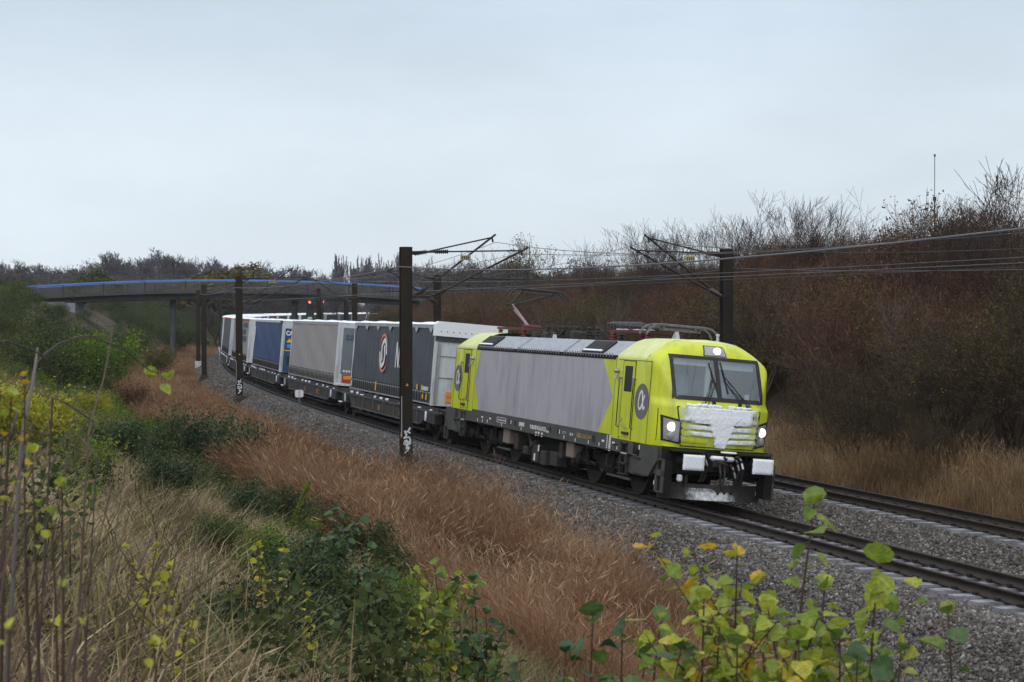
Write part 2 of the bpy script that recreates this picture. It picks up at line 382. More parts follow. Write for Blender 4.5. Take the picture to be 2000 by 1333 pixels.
frost_m = bpy.data.materials.new('driven_snow'); frost_m.use_nodes = True; t_ = frost_m.node_tree; b_ = t_.nodes['Principled BSDF']; b_.inputs['Base Color'].default_value = (.80, .84, .89, 1); b_.inputs['Roughness'].default_value = .85
a_ = t_.nodes.new('ShaderNodeAttribute'); a_.attribute_name = 'v'; n_ = t_.nodes.new('ShaderNodeTexNoise'); n_.inputs['Scale'].default_value = 11; n_.inputs['Detail'].default_value = 3; c_ = t_.nodes.new('ShaderNodeTexCoord'); t_.links.new(c_.outputs['Object'], n_.inputs['Vector'])
s_ = t_.nodes.new('ShaderNodeMath'); s_.operation = 'SUBTRACT'; t_.links.new(a_.outputs['Fac'], s_.inputs[0]); t_.links.new(n_.outputs['Fac'], s_.inputs[1])
r_ = t_.nodes.new('ShaderNodeMapRange'); r_.inputs['From Min'].default_value = -.62; r_.inputs['From Max'].default_value = .45; t_.links.new(s_.outputs[0], r_.inputs['Value'])
p_ = t_.nodes.new('ShaderNodeMath'); p_.operation = 'POWER'; p_.inputs[1].default_value = 1.5; t_.links.new(r_.outputs[0], p_.inputs[0]); t_.links.new(p_.outputs[0], b_.inputs['Alpha'])

gm = bpy.data.materials.new('windscreen_glass'); gm.use_nodes = True; t_ = gm.node_tree; t_.nodes.remove(t_.nodes['Principled BSDF'])
gl = t_.nodes.new('ShaderNodeBsdfGlossy'); gl.inputs['Roughness'].default_value = .06; gl.inputs['Color'].default_value = (.85, .92, 1, 1)
tp = t_.nodes.new('ShaderNodeBsdfTransparent'); tp.inputs[0].default_value = (.80, .88, .90, 1)
fr = t_.nodes.new('ShaderNodeFresnel'); fr.inputs[0].default_value = 1.7
ml = t_.nodes.new('ShaderNodeMath'); ml.operation = 'MULTIPLY_ADD'; ml.inputs[1].default_value = 1.5; ml.inputs[2].default_value = .05; t_.links.new(fr.outputs[0], ml.inputs[0])
mx = t_.nodes.new('ShaderNodeMixShader'); t_.links.new(ml.outputs[0], mx.inputs[0]); t_.links.new(tp.outputs[0], mx.inputs[1]); t_.links.new(gl.outputs[0], mx.inputs[2])
t_.links.new(mx.outputs[0], t_.nodes['Material Output'].inputs[0])

# --- shape of one cab end, x forward: ring at x = 7.7, front surface x = F(y, z)
RING = [(1.49, 1.33), (1.49, 3.24), (1.475, 3.32), (1.43, 3.40), (1.20, 3.59), (1.0, 3.735), (.80, 3.815), (.5, 3.86), (0, 3.885)]
_rz = np.array([p[1] for p in RING]); _ry = np.array([p[0] for p in RING])
def ring_w(z): return float(np.interp(z, _rz, _ry))
XR = 7.7
def cab_base(z): return float(np.interp(z, [1.33, 1.5, 2.0, 2.30, 2.345, 2.42, 2.50, 3.0, 3.46, 3.58, 3.68, 3.76, 3.82, 3.86, 3.885], [8.78, 8.84, 8.86, 8.84, 8.80, 8.765, 8.73, 8.51, 8.30, 8.24, 8.16, 8.06, 7.93, 7.80, 7.70]))
def cab_F(y, z):
    a = abs(y); b = cab_base(z)
    yc = float(np.interp(z, [2.30, 2.36, 2.58, 3.04, 3.24, 3.4], [.98, 1.03, 1.13, 1.32, 1.43, 1.49]))
    sl = float(np.interp(z, [2.3, 2.45, 3.0, 3.4], [.62, .95, 1.1, .8]))
    x = b - .055 * a * a - max(0, a - yc) * sl
    w = ring_w(z); e = w - a
    R = float(np.interp(z, [1.3, 3.1, 3.4, 3.7, 3.885], [.16, .18, .35, .5, .6]))
    if e < R:                                          # rounded corner into the side wall
        q = 1 - max(e, 0) / R; x -= (1 - math.sqrt(max(0, 1 - q ** 2.2))) * min(.75 * R + .1, .5)
    if e < 1e-4: x = XR
    return max(XR, x)
WZ0, WZ1, WY = 2.50, 3.455, 1.115
CZ = [1.33, 1.36, 1.5, 1.7, 1.9, 2.1, 2.24, 2.30, 2.345, 2.40, 2.45, WZ0] + [WZ0 + (WZ1 - WZ0) * i / 10 for i in range(1, 10)] + [WZ1, 3.50, 3.55, 3.60, 3.65, 3.70, 3.74, 3.78, 3.815, 3.845, 3.865, 3.88, 3.885]
_YI = [0, .06, .2, .4, .6, .8, .95, WY]; _YO = [.2, .4, .55, .68, .79, .87, .93, .965, .985, .996, 1]
def cab_y(k, z):
    sg = -1 if k < 0 else 1; k = abs(k); w = ring_w(z); inner = WY if w > 1.3 else WY * max(w, .02) / 1.3
    if k < len(_YI): return sg * _YI[k] * inner / WY
    return sg * (inner + (w - inner) * _YO[k - len(_YI)])
KN = len(_YI) + len(_YO) - 1
def cab_pt(k, z, off=0.0):
    y = cab_y(k, z); x = cab_F(y, z)
    return (x + off, y, z)
def patch(mb, y0, y1, z0, z1, off, ny=12, nz=8, shear=0.0, corners=None):
    """patch lying on the cab front, off metres proud of it; corners = four (y, z) anticlockwise from low near side"""
    c = corners or [(y0, z0), (y1, z0), (y1, z1), (y0, z1)]
    def P(i, j, o):
        u, v = i / ny, j / nz
        y = (c[0][0] * (1 - u) + c[1][0] * u) * (1 - v) + (c[3][0] * (1 - u) + c[2][0] * u) * v
        z = (c[0][1] * (1 - u) + c[1][1] * u) * (1 - v) + (c[3][1] * (1 - u) + c[2][1] * u) * v
        return Vector((cab_F(y, z) + o, y, z))
    a, b = (ny + 1), (nz + 1)
    vs = [P(i, j, off) for i in range(a) for j in range(b)] + [P(i, j, -.01) for i in range(a) for j in range(b)]
    fs = [(i * b + j, (i + 1) * b + j, (i + 1) * b + j + 1, i * b + j + 1) for i in range(ny) for j in range(nz)]
    n = a * b
    for i in range(ny): fs += [(i * b, (i + 1) * b, n + (i + 1) * b, n + i * b), (i * b + nz, n + i * b + nz, n + (i + 1) * b + nz, (i + 1) * b + nz)]
    for j in range(nz): fs += [(j, n + j, n + j + 1, j + 1), (ny * b + j, ny * b + j + 1, n + ny * b + j + 1, n + ny * b + j)]
    return mb.add(vs, fs)

loco = tag(empty('electric_locomotive', vehicle_matrix(-14.24, -4.74)), 'lime yellow and grey electric locomotive with snow caked on its nose, leading the freight train', 'locomotive')
ROT = Matrix.Rotation(PI, 4, 'Z')
def both(fn):
    for M in (None, ROT): fn(M)
XC = 5.85        # where the cabs meet the machine room roof

def cab_shell(M):
    mb = MB(); mb.M = M
    ks = list(range(-KN, KN + 1)); nz = len(CZ)
    def skip(i, j): return CZ[i] >= WZ0 - 1e-6 and CZ[i + 1] <= WZ1 + 1e-6 and abs(ks[j]) < len(_YI) and abs(ks[j + 1]) < len(_YI)
    mb.grid(lambda i, j: cab_pt(ks[j], CZ[i]), nz, len(ks), skip)
    mb.m = 0
    full = [(-y, z) for y, z in RING] + [(y, z) for y, z in RING[::-1][1:]]
    nb = len(mb.f)
    mb.grid(lambda i, j: ((XR, XC + .0)[i], full[j][0] * (1 if i == 0 or True else 1), full[j][1]), 2, len(full))
    for q in range(nb, len(mb.f)):
        z = sum(mb.v[i][2] for i in mb.f[q]) / 4
        mb.mi[q] = 1 if z > 3.36 else 0
    for q in range(nb):
        z = sum(mb.v[i][2] for i in mb.f[q]) / 4
        if z > 3.80: mb.mi[q] = 1
    mb.m = 0; mb.add([(8.7, -1.3, 1.34), (8.7, 1.3, 1.34), (XC, 1.45, 1.34), (XC, -1.45, 1.34)], [(0, 1, 2, 3)])
    mb.m = 2                                            # cab back wall, floor, desk seen through the windscreen
    mb.box(6.55, 6.6, -1.42, 1.42, 1.5, 3.36); mb.box(6.6, 8.3, -1.42, 1.42, 1.45, 1.5)
    mb.box(7.95, 8.42, -1.2, 1.2, 2.2, 2.52, .04); mb.box(7.2, 7.5, -.75, -.25, 2.0, 3.05, .06); mb.box(7.2, 7.5, .35, .8, 2.0, 2.9, .06)
    mb.m = 3; mb.box(8.12, 8.15, -1.08, -.07, 3.25, 3.43); mb.box(8.12, 8.15, .07, 1.08, 3.21, 3.43)
    mb.lathe((8.36, .86, 2.52), 2, [(0, .055), (.14, .065)], 12); mb.box(8.0, 8.06, -.1, .02, 2.5, 3.3)
    return mb.build('cab', [yel, yroof, mat('cab_interior_grey', (.36, .42, .46), .8, var=.15), mat('cab_blind_white', (.80, .84, .86), .8)], loco, 40)
both(cab_shell)

# side walls of the machine room, yellow with the long grey hexagon
HX = [(5.78, 2.32), (4.92, 3.30), (-5.40, 3.30), (-6.06, 2.31), (-5.22, 1.40), (4.93, 1.40)]
mb = MB()
for sg in (-1, 1):
    y = 1.49 * sg
    P = lambda q: (q[0] * -sg, y, q[1]); m = -1
    a = [(XC + .0, 1.40), (XC, 3.30), (-XC, 3.30), (-XC, 1.40)]
    hx = [(x if x > 0 else max(x, -XC + .02), z) for x, z in HX]
    hx[0] = (5.78, 2.32); hx[3] = (-5.83, 2.31)
    mb.m = 1; mb.add([P(q) for q in hx], [list(range(6))])
    mb.m = 0
    mb.add([P(a[0]), P(hx[5]), P(hx[0]), P(hx[1]), P(a[1])], [(0, 1, 2, 3, 4)])
    mb.add([P(a[2]), P(hx[2]), P(hx[3]), P(hx[4]), P(a[3])], [(0, 1, 2, 3, 4)])
    mb.m = 0; mb.box(-XC, XC, y - .002 * sg if sg > 0 else y, y if sg > 0 else y + .002, 3.30, 3.305)
mb.m = 2; mb.box(-XC, XC, -1.40, 1.40, 1.3, 1.41)
mb.build('side_wall', [yel, hexm, dark], loco, 30)
# panel seams, doors and their fittings
def on_side(fn):
    """run fn for both sides and both ends: local frame x toward that end, y outward"""
    for e in (1, -1):
        for sg in (-1, 1): fn(e, sg)
def fittings(e, sg):
    Y = 1.49
    def bx(mb, x0, x1, d0, d1, z0, z1, bev=0):
        ys = sorted((sg * (Y + d0), sg * (Y + d1))); xs = sorted((e * x0, e * x1)); mb.box(xs[0], xs[1], ys[0], ys[1], z0, z1, bev); return mb
    mb = MB(); bx(mb, 6.36, 7.10, .002, .012, 1.40, 3.24); d = mb.build('cab_door', yel, loco, 0)
    mb = MB(); bx(mb, 6.48, 6.96, .012, .016, 2.50, 3.12, .06)
    mb.build('door_window', black, d, 0)
    mb = MB(); bx(mb, 6.345, 6.362, .001, .014, 1.35, 3.25); bx(mb, 7.098, 7.115, .001, .014, 1.35, 3.25); bx(mb, 6.36, 7.1, .001, .014, 3.235, 3.25); mb.build('door_seal', dark, d, 0)
    for x in (6.29, 7.17):
        z0, z1 = 1.62, 2.82; mb = MB()
        mb.tube([(e * x, sg * Y, z0), (e * x, sg * (Y + .07), z0 + .03), (e * x, sg * (Y + .07), z1 - .03), (e * x, sg * Y, z1)], .014, 6)
        mb.build('handrail', dark2, d)
    for x in (6.29, 7.17): bx(MB(), x - .02, x + .02, .05, .09, 2.70, 2.84).build('handrail_bracket', steelm, d, 0)
    mb = MB()
    mb.tube([(e * 6.5, sg * (Y + .02), 1.86), (e * 6.5, sg * (Y + .06), 1.72), (e * 6.9, sg * (Y + .06), 1.62)], .014, 6)
    mb.build('door_handle', steelm, d)
    mb = MB(); bx(mb, 6.62, 7.0, .012, .06, 1.47, 1.53); mb.build('door_step', dark2, d, 0)
    # the lamp bracket by the door, round emblem, corner seams
    mb = MB(); mb.lathe((e * 6.05, sg * (Y + .0), 2.98), 1, [(0, .06), (sg * .10, .05), (sg * .14, .02)], 12); mb.tube([(e * 6.05, sg * (Y + .05), 2.9), (e * 6.05, sg * (Y + .09), 2.78)], .03, 8); mb.build('side_lamp', steelm, loco)
    mb = MB(); mb.lathe((e * 7.62, sg * (Y + .001), 2.305), 1, [(0, .425), (sg * .006, .425)], 40); em = mb.build('emblem', logom, loco)
    st = [(-.05, .245), (-.135, .17), (-.185, .02), (-.18, -.10), (-.12, -.185), (-.04, -.175), (.04, -.08), (.11, .06), (.165, .155)]
    st2 = [(-.05, .245), (.02, .22), (.055, .09), (.075, -.06), (.11, -.165), (.155, -.175), (.19, -.11)]
    mb = MB()
    for path, r in ((st, .030), (st2, .034)):
        pts = []
        for i in range(len(path) - 1):
            for q in range(4): pts.append((path[i][0] + (path[i + 1][0] - path[i][0]) * q / 4, path[i][1] + (path[i + 1][1] - path[i][1]) * q / 4))
        pts.append(path[-1])
        for _ in range(2): pts = [pts[0]] + [((pts[i - 1][0] + 2 * pts[i][0] + pts[i + 1][0]) / 4, (pts[i - 1][1] + 2 * pts[i][1] + pts[i + 1][1]) / 4) for i in range(1, len(pts) - 1)] + [pts[-1]]
        for i in range(len(pts) - 1):                  # flat brush stroke
            (x0, z0), (x1, z1) = pts[i], pts[i + 1]; dx, dz = x1 - x0, z1 - z0; L_ = math.hypot(dx, dz) + 1e-9; px, pz = -dz / L_ * r, dx / L_ * r
            q = [(x0 + px - dx * .15, z0 + pz - dz * .15), (x0 - px - dx * .15, z0 - pz - dz * .15), (x1 - px + dx * .15, z1 - pz + dz * .15), (x1 + px + dx * .15, z1 + pz + dz * .15)]
            dd = .008 + .0006 * (i % 5)
            mb.add([(e * 7.62 + (-sg) * a, sg * (Y + dd), 2.305 + b) for a, b in q], [(0, 1, 2, 3)])
    mb.build('emblem_letter', white, em, 0)
    mb = MB(); bx(mb, 8.045, 8.06, -.002, .004, 1.33, 3.28); bx(mb, 6.0, 8.05, -.002, .003, 3.26, 3.272); bx(mb, XC - .008, XC + .008, -.002, .003, 1.40, 3.28)
    mb.build('panel_seam', dark2, loco, 0)
on_side(fittings)

# roof of the machine room: sloped frosted panels with hatches, dark vent strip along the eaves, sunken equipment deck
mb = MB()
for sg in (-1, 1):
    mb.m = 0
    mb.add([(-XC, sg * 1.455, 3.36), (XC, sg * 1.455, 3.36), (XC, sg * 1.0, 3.735), (-XC, sg * 1.0, 3.735)], [(0, 1, 2, 3)])
    mb.add([(-XC, sg * 1.0, 3.735), (XC, sg * 1.0, 3.735), (XC, sg * .93, 3.735), (-XC, sg * .93, 3.735), (XC, sg * .9, 3.60), (-XC, sg * .9, 3.60)], [(0, 1, 2, 3), (3, 2, 4, 5)])
    mb.m = 1; mb.add([(-XC, sg * 1.49, 3.305), (XC, sg * 1.49, 3.305), (XC, sg * 1.455, 3.36), (-XC, sg * 1.455, 3.36)], [(0, 1, 2, 3)])
mb.m = 2; mb.box(-XC, XC, -.9, .9, 3.55, 3.60)
mb.build('roof', [roofm, dark, dark2], loco, 20)
mb = MB()
for sg in (-1, 1):
    mb.m = 0; ys = sorted((sg * 1.44, sg * 1.50)); mb.box(-5.8, 5.8, ys[0], ys[1], 3.255, 3.345)
    mb.m = 1
    for i in range(56):
        x = -5.7 + i * .205
        if (i % 19) != 18: mb.box(x, x + .022, sg * 1.505 - .012, sg * 1.505 + .012, 3.30, 3.40)
    for i in range(3): mb.box(-5.8 + i * 3.95, -5.72 + i * 3.95, ys[0], ys[1] + .012, 3.25, 3.37)
mb.build('vent_strip', [dark, steelm], loco, 0)
def hatch(x0, x1, sg, glass):
    mb = MB(); sl = (3.735 - 3.36) / (1.0 - 1.455)
    def P(x, t, o): y = 1.455 + (1.0 - 1.455) * t; z = 3.36 + (3.735 - 3.36) * t; return (x, sg * (y + .63 * o), z + .77 * o)
    def slab(a, b, t0, t1, o0, o1): mb.add([P(a, t0, o0), P(b, t0, o0), P(b, t1, o0), P(a, t1, o0), P(a, t0, o1), P(b, t0, o1), P(b, t1, o1), P(a, t1, o1)], [(0, 3, 2, 1), (4, 5, 6, 7), (0, 1, 5, 4), (1, 2, 6, 5), (2, 3, 7, 6), (3, 0, 4, 7)])
    mb.m = 0; slab(x0, x1, .06, .88, 0, .05)
    mb.m = 1; slab(x0 + .12, x1 - .12, .22, .80, .05, .065)
    for i in range(7): mb.m = 0; slab(x0 + .12, x1 - .12, .25 + i * .08, .265 + i * .08, .065, .075)
    mb.m = 2; slab(x0 + .1, x1 - .1, .08, .18, .05, .075)
    mb.build('roof_hatch', [black, ventm, snow if sg < 0 else steelm], loco, 0)
for sg in (-1, 1): hatch(3.25, 4.75, sg, True); hatch(-6.0 + .15, -4.4, sg, True)
mb = MB()
for x in (-1.95, 1.95):
    for sg in (-1, 1): mb = MB(); mb.add([(x - .02, sg * 1.462, 3.365), (x + .02, sg * 1.462, 3.365), (x + .02, sg * 1.005, 3.742), (x - .02, sg * 1.005, 3.742)], [(0, 1, 2, 3)]); mb.build('roof_joint', dark2, loco, 0)

# front fittings of both ends
def front(M):
    lead = M is None
    def B(mb, name, m, parent=loco, smooth=35):
        return mb.build(name, m, parent, smooth)
    mb = MB(); mb.M = M
    z0, z1, w = WZ0, WZ1, WY                            # windscreen frame, pillar
    for a in ((-w - .045, w + .045, z0 - .05, z0 + .045), (-w - .045, w + .045, z1 - .045, z1 + .03)): patch(mb, *a, .016, 16, 2)
    for a in ((-w - .045, -w + .04, z0 - .02, z1), (w - .04, w + .045, z0 - .02, z1), (-.055, .055, z0, z1)): patch(mb, *a, .017, 2, 10)
    fr_ = B(mb, 'windscreen_frame', black)
    for a in ((-w + .03, -.05), (.05, w - .03)):
        mb = MB(); mb.M = M; ny, nz = 8, 10
        mb.grid(lambda i, j: (cab_F(a[0] + (a[1] - a[0]) * i / ny, z0 + (z1 - z0) * j / nz) + .006, a[0] + (a[1] - a[0]) * i / ny, z0 + (z1 - z0) * j / nz), ny + 1, nz + 1)
        B(mb, 'windscreen', gm, fr_)
    mb = MB(); mb.M = M; patch(mb, 0, 0, 0, 0, .014, 6, 6, corners=[(-.30, 3.50), (.30, 3.50), (.255, 3.745), (-.255, 3.745)]); h = B(mb, 'top_headlight', black)
    mb = MB(); mb.M = M; patch(mb, 0, 0, 0, 0, .02, 6, 6, corners=[(-.275, 3.515), (.275, 3.515), (.235, 3.73), (-.235, 3.73)]); B(mb, 'lens', lensm, h)
    def lamp(y, z, r, on, parent, name='lamp', off=.03):
        mb = MB(); mb.M = M; x = cab_F(y, z)
        mb.lathe((x + off, y, z), 0, [(-.05, r), (.0, r), (.012, r * .93), (.02, r * .7), (.024, .01)], 20); return B(mb, name, lampw if on else lensm, parent)
    lamp(.06, 3.62, .088, lead, h, off=.05)
    for sg in (-1, 1):
        mb = MB(); mb.M = M; c = [(sg * .965, 1.415), (sg * 1.33, 1.47), (sg * 1.375, 2.06), (sg * .965, 1.97)]
        if sg < 0: c = [c[1], c[0], c[3], c[2]]
        patch(mb, 0, 0, 0, 0, .018, 8, 8, corners=c); hl = B(mb, 'headlight', black)
        c2 = [(sg * 1.0, 1.455), (sg * 1.29, 1.505), (sg * 1.325, 2.0), (sg * 1.0, 1.925)]
        if sg < 0: c2 = [c2[1], c2[0], c2[3], c2[2]]
        mb = MB(); mb.M = M; patch(mb, 0, 0, 0, 0, .026, 8, 8, corners=c2); B(mb, 'lens', lensm, hl)
        lamp(sg * 1.15, 1.80, .105, lead, hl, off=.05); lamp(sg * 1.14, 1.585, .088, False, hl, 'marker_lamp', off=.035)
    # nose panel with louvres
    mb = MB(); mb.M = M
    c = [(-.93, 1.375), (.93, 1.375), (1.06, 2.275), (-1.06, 2.275)]
    def edge(y0, z0, y1, z1, w=.012, off=.008): patch(mb, 0, 0, 0, 0, off, 10, 1, corners=[(y0, z0 - w), (y1, z1 - w), (y1, z1 + w), (y0, z0 + w)])
    edge(-1.06, 2.275, 1.06, 2.275); edge(-.93, 1.375, .93, 1.375)
    for sg in (-1, 1):
        for k in range(10):
            t0, t1 = k / 10, (k + 1) / 10; ya, yb = sg * (.93 + .13 * t0), sg * (.93 + .13 * t1); za, zb = 1.375 + .9 * t0, 1.375 + .9 * t1
            patch(mb, 0, 0, 0, 0, .008, 1, 1, corners=[(ya - .01, za), (ya + .01, za), (yb + .01, zb), (yb - .01, zb)])
        for z in (1.49, 1.635, 1.78, 1.925):
            edge(sg * .30, z - .02, sg * .955, z + .035 if z > 1.9 else z + .01, .021, .007)
    np_ = B(mb, 'nose_panel_seam', dark, smooth=0)
    for sg in (-1, 1):
        for z in (1.45, 1.595, 1.74):
            mb = MB(); mb.M = M; patch(mb, 0, 0, 0, 0, .013, 8, 2, corners=[(sg * .93, z + .025), (sg * .3, z - .0), (sg * .3, z + .085), (sg * .94, z + .1)])
            B(mb, 'louvre', yel, np_, 40)
    # wipers and brackets below the screen
    for sg, (yp, zp), (yk, zk), (yt, zt), (yb, zb) in ((-1, (-.42, 2.37), (-.13, 3.0), (-.20, 3.34), (-.03, 2.62)), (1, (.70, 2.37), (.17, 3.03), (.10, 3.38), (.22, 2.66))):
        mb = MB(); mb.M = M; P = lambda y, z, o: (cab_F(y, z) + o, y, z)
        mb.tube([P(yp, zp, .02), P(yp, zp, .07), P(yp * .4 + yk * .6, zp * .4 + zk * .6, .09), P(yk, zk, .05)], .014, 6); mb.tube([P(yp + .09, zp, .05), P(yk + .05, zk - .1, .07)], .010, 6)
        mb.tube([P(yt, zt, .028), P(yk, zk, .03), P(yb, zb, .028)], .015, 6); mb.lathe(P(yp, zp, .0), 0, [(0, .045), (.06, .04)], 10)
        B(mb, 'wiper', black)
    for y in (-.17, .50): mb = MB(); mb.M = M; x = cab_F(y, 2.41); mb.box(x - .02, x + .06, y - .035, y + .035, 2.33, 2.46, .01); B(mb, 'washer_nozzle', black)
    # buffer beam, buffers, hook, hoses, step plates, plough
    mb = MB(); mb.M = M
    mb.m = 1; mb.prism([(8.55, 1.335), (8.72, 1.335), (8.72, 1.02), (8.55, .70), (7.95, .58), (6.8, .58), (6.55, .98), (6.55, 1.335)], 1, -1.42, -1.36); mb.prism([(8.55, 1.335), (8.72, 1.335), (8.72, 1.02), (8.55, .70), (7.95, .58), (6.8, .58), (6.55, .98), (6.55, 1.335)], 1, 1.36, 1.42)
    mb.m = 0; mb.box(8.5, 8.78, -1.36, 1.36, .72, 1.32, .03); mb.box(8.70, 9.18, -1.22, -.42, 1.235, 1.30, .02); mb.box(8.70, 9.18, .42, 1.22, 1.235, 1.30, .02)
    mb.box(8.6, 8.9, -.30, .30, .80, 1.24, .03)
    B(mb, 'buffer_beam', [dark, framem])
    for y in (-.875, .875):
        mb = MB(); mb.M = M; mb.lathe((8.75, y, 1.045), 0, [(0, .17), (.12, .16), (.16, .13), (.50, .12), (.66, .10)], 20); bf = B(mb, 'buffer', dark)
        mb = MB(); mb.M = M; mb.m = 0; mb.box(9.40, 9.47, y - .275, y + .275, .855, 1.235, .05)
        B(mb, 'buffer_plate', dark2, bf)
        if lead:
            mb = MB(); mb.m = 0; mb.grid(lambda i, j: (9.49 + .012 * math.sin(i * 2.1 + j * 1.7) - .03 * (abs(i - 6) == 6 or abs(j - 5) == 5), y - .265 + .53 * i / 12, .87 + .352 * j / 10), 13, 11); B(mb, 'snow_crust', snow, bf, 60)
    mb = MB(); mb.M = M; mb.m = 0
    mb.tube([(8.8, 0, 1.04), (9.1, 0, 1.04), (9.28, 0, 1.06), (9.3, 0, 1.16), (9.2, 0, 1.19)], [.06, .055, .05, .045, .03], 10)
    mb.tube([(9.1, -.05, 1.02), (9.2, -.06, .8), (9.15, -.02, .55), (9.1, .04, .42)], .025, 6); mb.tube([(9.1, .06, 1.02), (9.2, .05, .8), (9.15, .04, .55)], .025, 6)
    mb.box(8.75, 8.98, -.16, .16, .92, 1.14, .03); B(mb, 'coupling_hook', dark2)
    for y, m_, z in ((-.50, redm, 1.26), (-.42, mat('hose_orange', (.55, .22, .05), .5), 1.27), (.42, redm, 1.20), (.52, mat('hose_tap_yellow', (.55, .45, .12), .5), 1.24), (.34, redm, 1.02)):
        mb = MB(); mb.M = M; mb.box(8.78, 8.9, y - .03, y + .03, z - .06, z, .01); q = B(mb, 'air_tap', m_)
        mb = MB(); mb.M = M; s_ = .1 if y < 0 else .08; mb.tube([(8.86, y, z - .04), (8.98, y + s_ * .4, z - .14), (9.0, y + s_, z - .32), (8.95, y + s_ * .7, z - .62), (8.93, y + s_ * .2, z - .68)], .028, 7); B(mb, 'air_hose', black, q)
        mb = MB(); mb.M = M; mb.tube([(8.93, y + .02, z - .06), (9.0, y + s_ * .6, z - .20), (9.02, y + s_ * .9, z - .30)], .026, 7); B(mb, 'hose_collar', steelm if y < .5 else snow, q)
    mb = MB(); mb.M = M
    pts = [(8.55, -1.30), (8.95, -.55), (9.02, 0), (8.95, .55), (8.55, 1.30)]
    for i in range(4):
        (xa, ya), (xb, yb) = pts[i], pts[i + 1]
        mb.add([(xa - .16, ya, .52), (xb - .16, yb, .52), (xb, yb, .15), (xa, ya, .15), (xa - .2, ya, .52), (xb - .2, yb, .52), (xb - .04, yb, .15), (xa - .04, ya, .15)], [(0, 3, 2, 1), (4, 5, 6, 7), (0, 1, 5, 4), (3, 7, 6, 2), (0, 4, 7, 3), (1, 2, 6, 5)])
    for y in (-.7, .7): mb.box(8.4, 8.75, y - .04, y + .04, .4, .8)
    pl = B(mb, 'snow_plough', dark2, smooth=0)
    if lead:
        mb = MB(); mb.grid(lambda i, j: (9.05 - .045 * (abs(i - 7) / 7) ** 1.4 * 1.6 - .16 * j / 5 + .01 * math.sin(i * 3 + j), -.62 + 1.0 * i / 14, .17 + .26 * j / 5), 15, 6, )
        pv_ = [(q[0], q[1] * 1.25, q[2]) for q in mb.v]; np_mesh('plough_snow', np.array(pv_), grid_faces(15, 6), frost_m, pl, v=np.array([.62 * min(1, (1 - abs(i - 7) / 7.5) * 2) * (.55 + .45 * (j < 4)) for i in range(15) for j in range(6)]), smooth=True)
        mb = MB(); mb.box(8.82, 8.95, -1.0, -.88, .56, .72, .03); mb.box(8.5, 8.62, -1.43, -1.28, .40, .56, .04); mb.box(8.5, 8.6, 1.2, 1.34, .28, .42, .03); B(mb, 'snow_lump', snow, pl)
    for sg in (-1, 1):
        mb = MB(); mb.M = M; y0, y1 = sorted((sg * 1.43, sg * 1.38)); mb.m = 0
        for x0, x1, za, zb in ((8.58, 8.66, .28, 1.05), (8.92, 9.0, .28, 1.05)): mb.box(x0, x1, y0, y1, za, zb)
        for z in (.28, .66, 1.02): mb.box(8.58, 9.0, y0 - .0, y1 + .0, z, z + .03 if z < .6 or z > 1 else z + .14)
        mb.m = 1; mb.box(8.6, 8.98, min(sg * 1.18, sg * 1.38), max(sg * 1.18, sg * 1.38), .26, 1.0)
        B(mb, 'corner_step', [framem, dark], smooth=0)
        # step ladder below the cab door
        mb = MB(); mb.M = M; mb.m = 0; y0, y1 = sorted((sg * 1.50, sg * 1.44))
        for x in (6.52, 6.93): mb.box(x, x + .045, y0, y1, .5, 1.3)
        for z in (.5, .76, 1.24): mb.box(6.52, 6.975, sg * 1.47 - .06, sg * 1.47 + .06, z, z + .03)
        mb.m = 1; mb.box(6.6, 6.95, *sorted((sg * 1.20, sg * 1.485)), .95, 1.24); mb.m = 2; mb.box(6.6, 6.95, *sorted((sg * 1.49, sg * 1.505)), 1.005, 1.025)
        B(mb, 'door_ladder', [dark2, black, white], smooth=0)
        mb = MB(); mb.M = M; mb.prism([(7.05, .98), (7.05, .56), (7.95, .56), (7.95, .70), (7.65, .72)], 1, sg * 1.34, sg * 1.40); B(mb, 'sand_box', sandbox, smooth=0)
        # narrow panel lines beside the headlight
        mb = MB(); mb.M = M
        patch(mb, 0, 0, 0, 0, .006, 1, 8, corners=[(sg * 1.405, 1.45), (sg * 1.415, 1.45), (sg * 1.42, 2.2), (sg * 1.41, 2.2)]); B(mb, 'panel_seam', dark2, smooth=0)
    if lead:
        random.seed(5)
        # driven snow: a band across the nose panel, a tongue down the middle, drifts on the louvres, thinning out to bare paint
        sm = lambda t: max(0., min(1., t)) ** 2 * (3 - 2 * max(0., min(1., t)))
        def thick(y, z):
            q = float(vnoise(y * 7, z * 7, 71)); f = float(vnoise(y * 26, z * 22, 72)); a = abs(y - .04)
            t1 = sm((2.325 - z) / .05) * sm((z - 1.93 + .10 * a) / .16) * sm((1.10 + .05 * q - abs(y)) / .42)
            w = .19 + .22 * sm((z - 1.40) / .75); t2 = sm((w + .03 * f - a) / .09) * sm((2.15 - z) / .03) * sm((z - 1.36) / .03); t3 = 0.
            for zc in ((1.455, 1.60, 1.745, 1.89) if y > 0 else (1.60, 1.745, 1.89)):
                zz = zc + .004 + .022 * a; t3 = max(t3, sm((z - zz) / .02) * sm((zz + .128 - z) / .03) * sm((1.15 + .12 * q - a) / .62))
            return max(0., max(t1 * 1.05, t2 * 1.3, t3 * .9) + .10 * q * (t1 + t3) * .5), f
        nu, nv = 150, 84; Y0, Y1, Z0, Z1 = -1.03, 1.03, 1.36, 2.345; VV, TT = [], []
        for i in range(nu + 1):
            for j in range(nv + 1):
                y, z = Y0 + (Y1 - Y0) * i / nu, Z0 + (Z1 - Z0) * j / nv; t, f = thick(y, z); VV.append((cab_F(y, z) + .012 + .050 * sm(t / 1.2) * (1 + .10 * f), y, z)); TT.append(t)
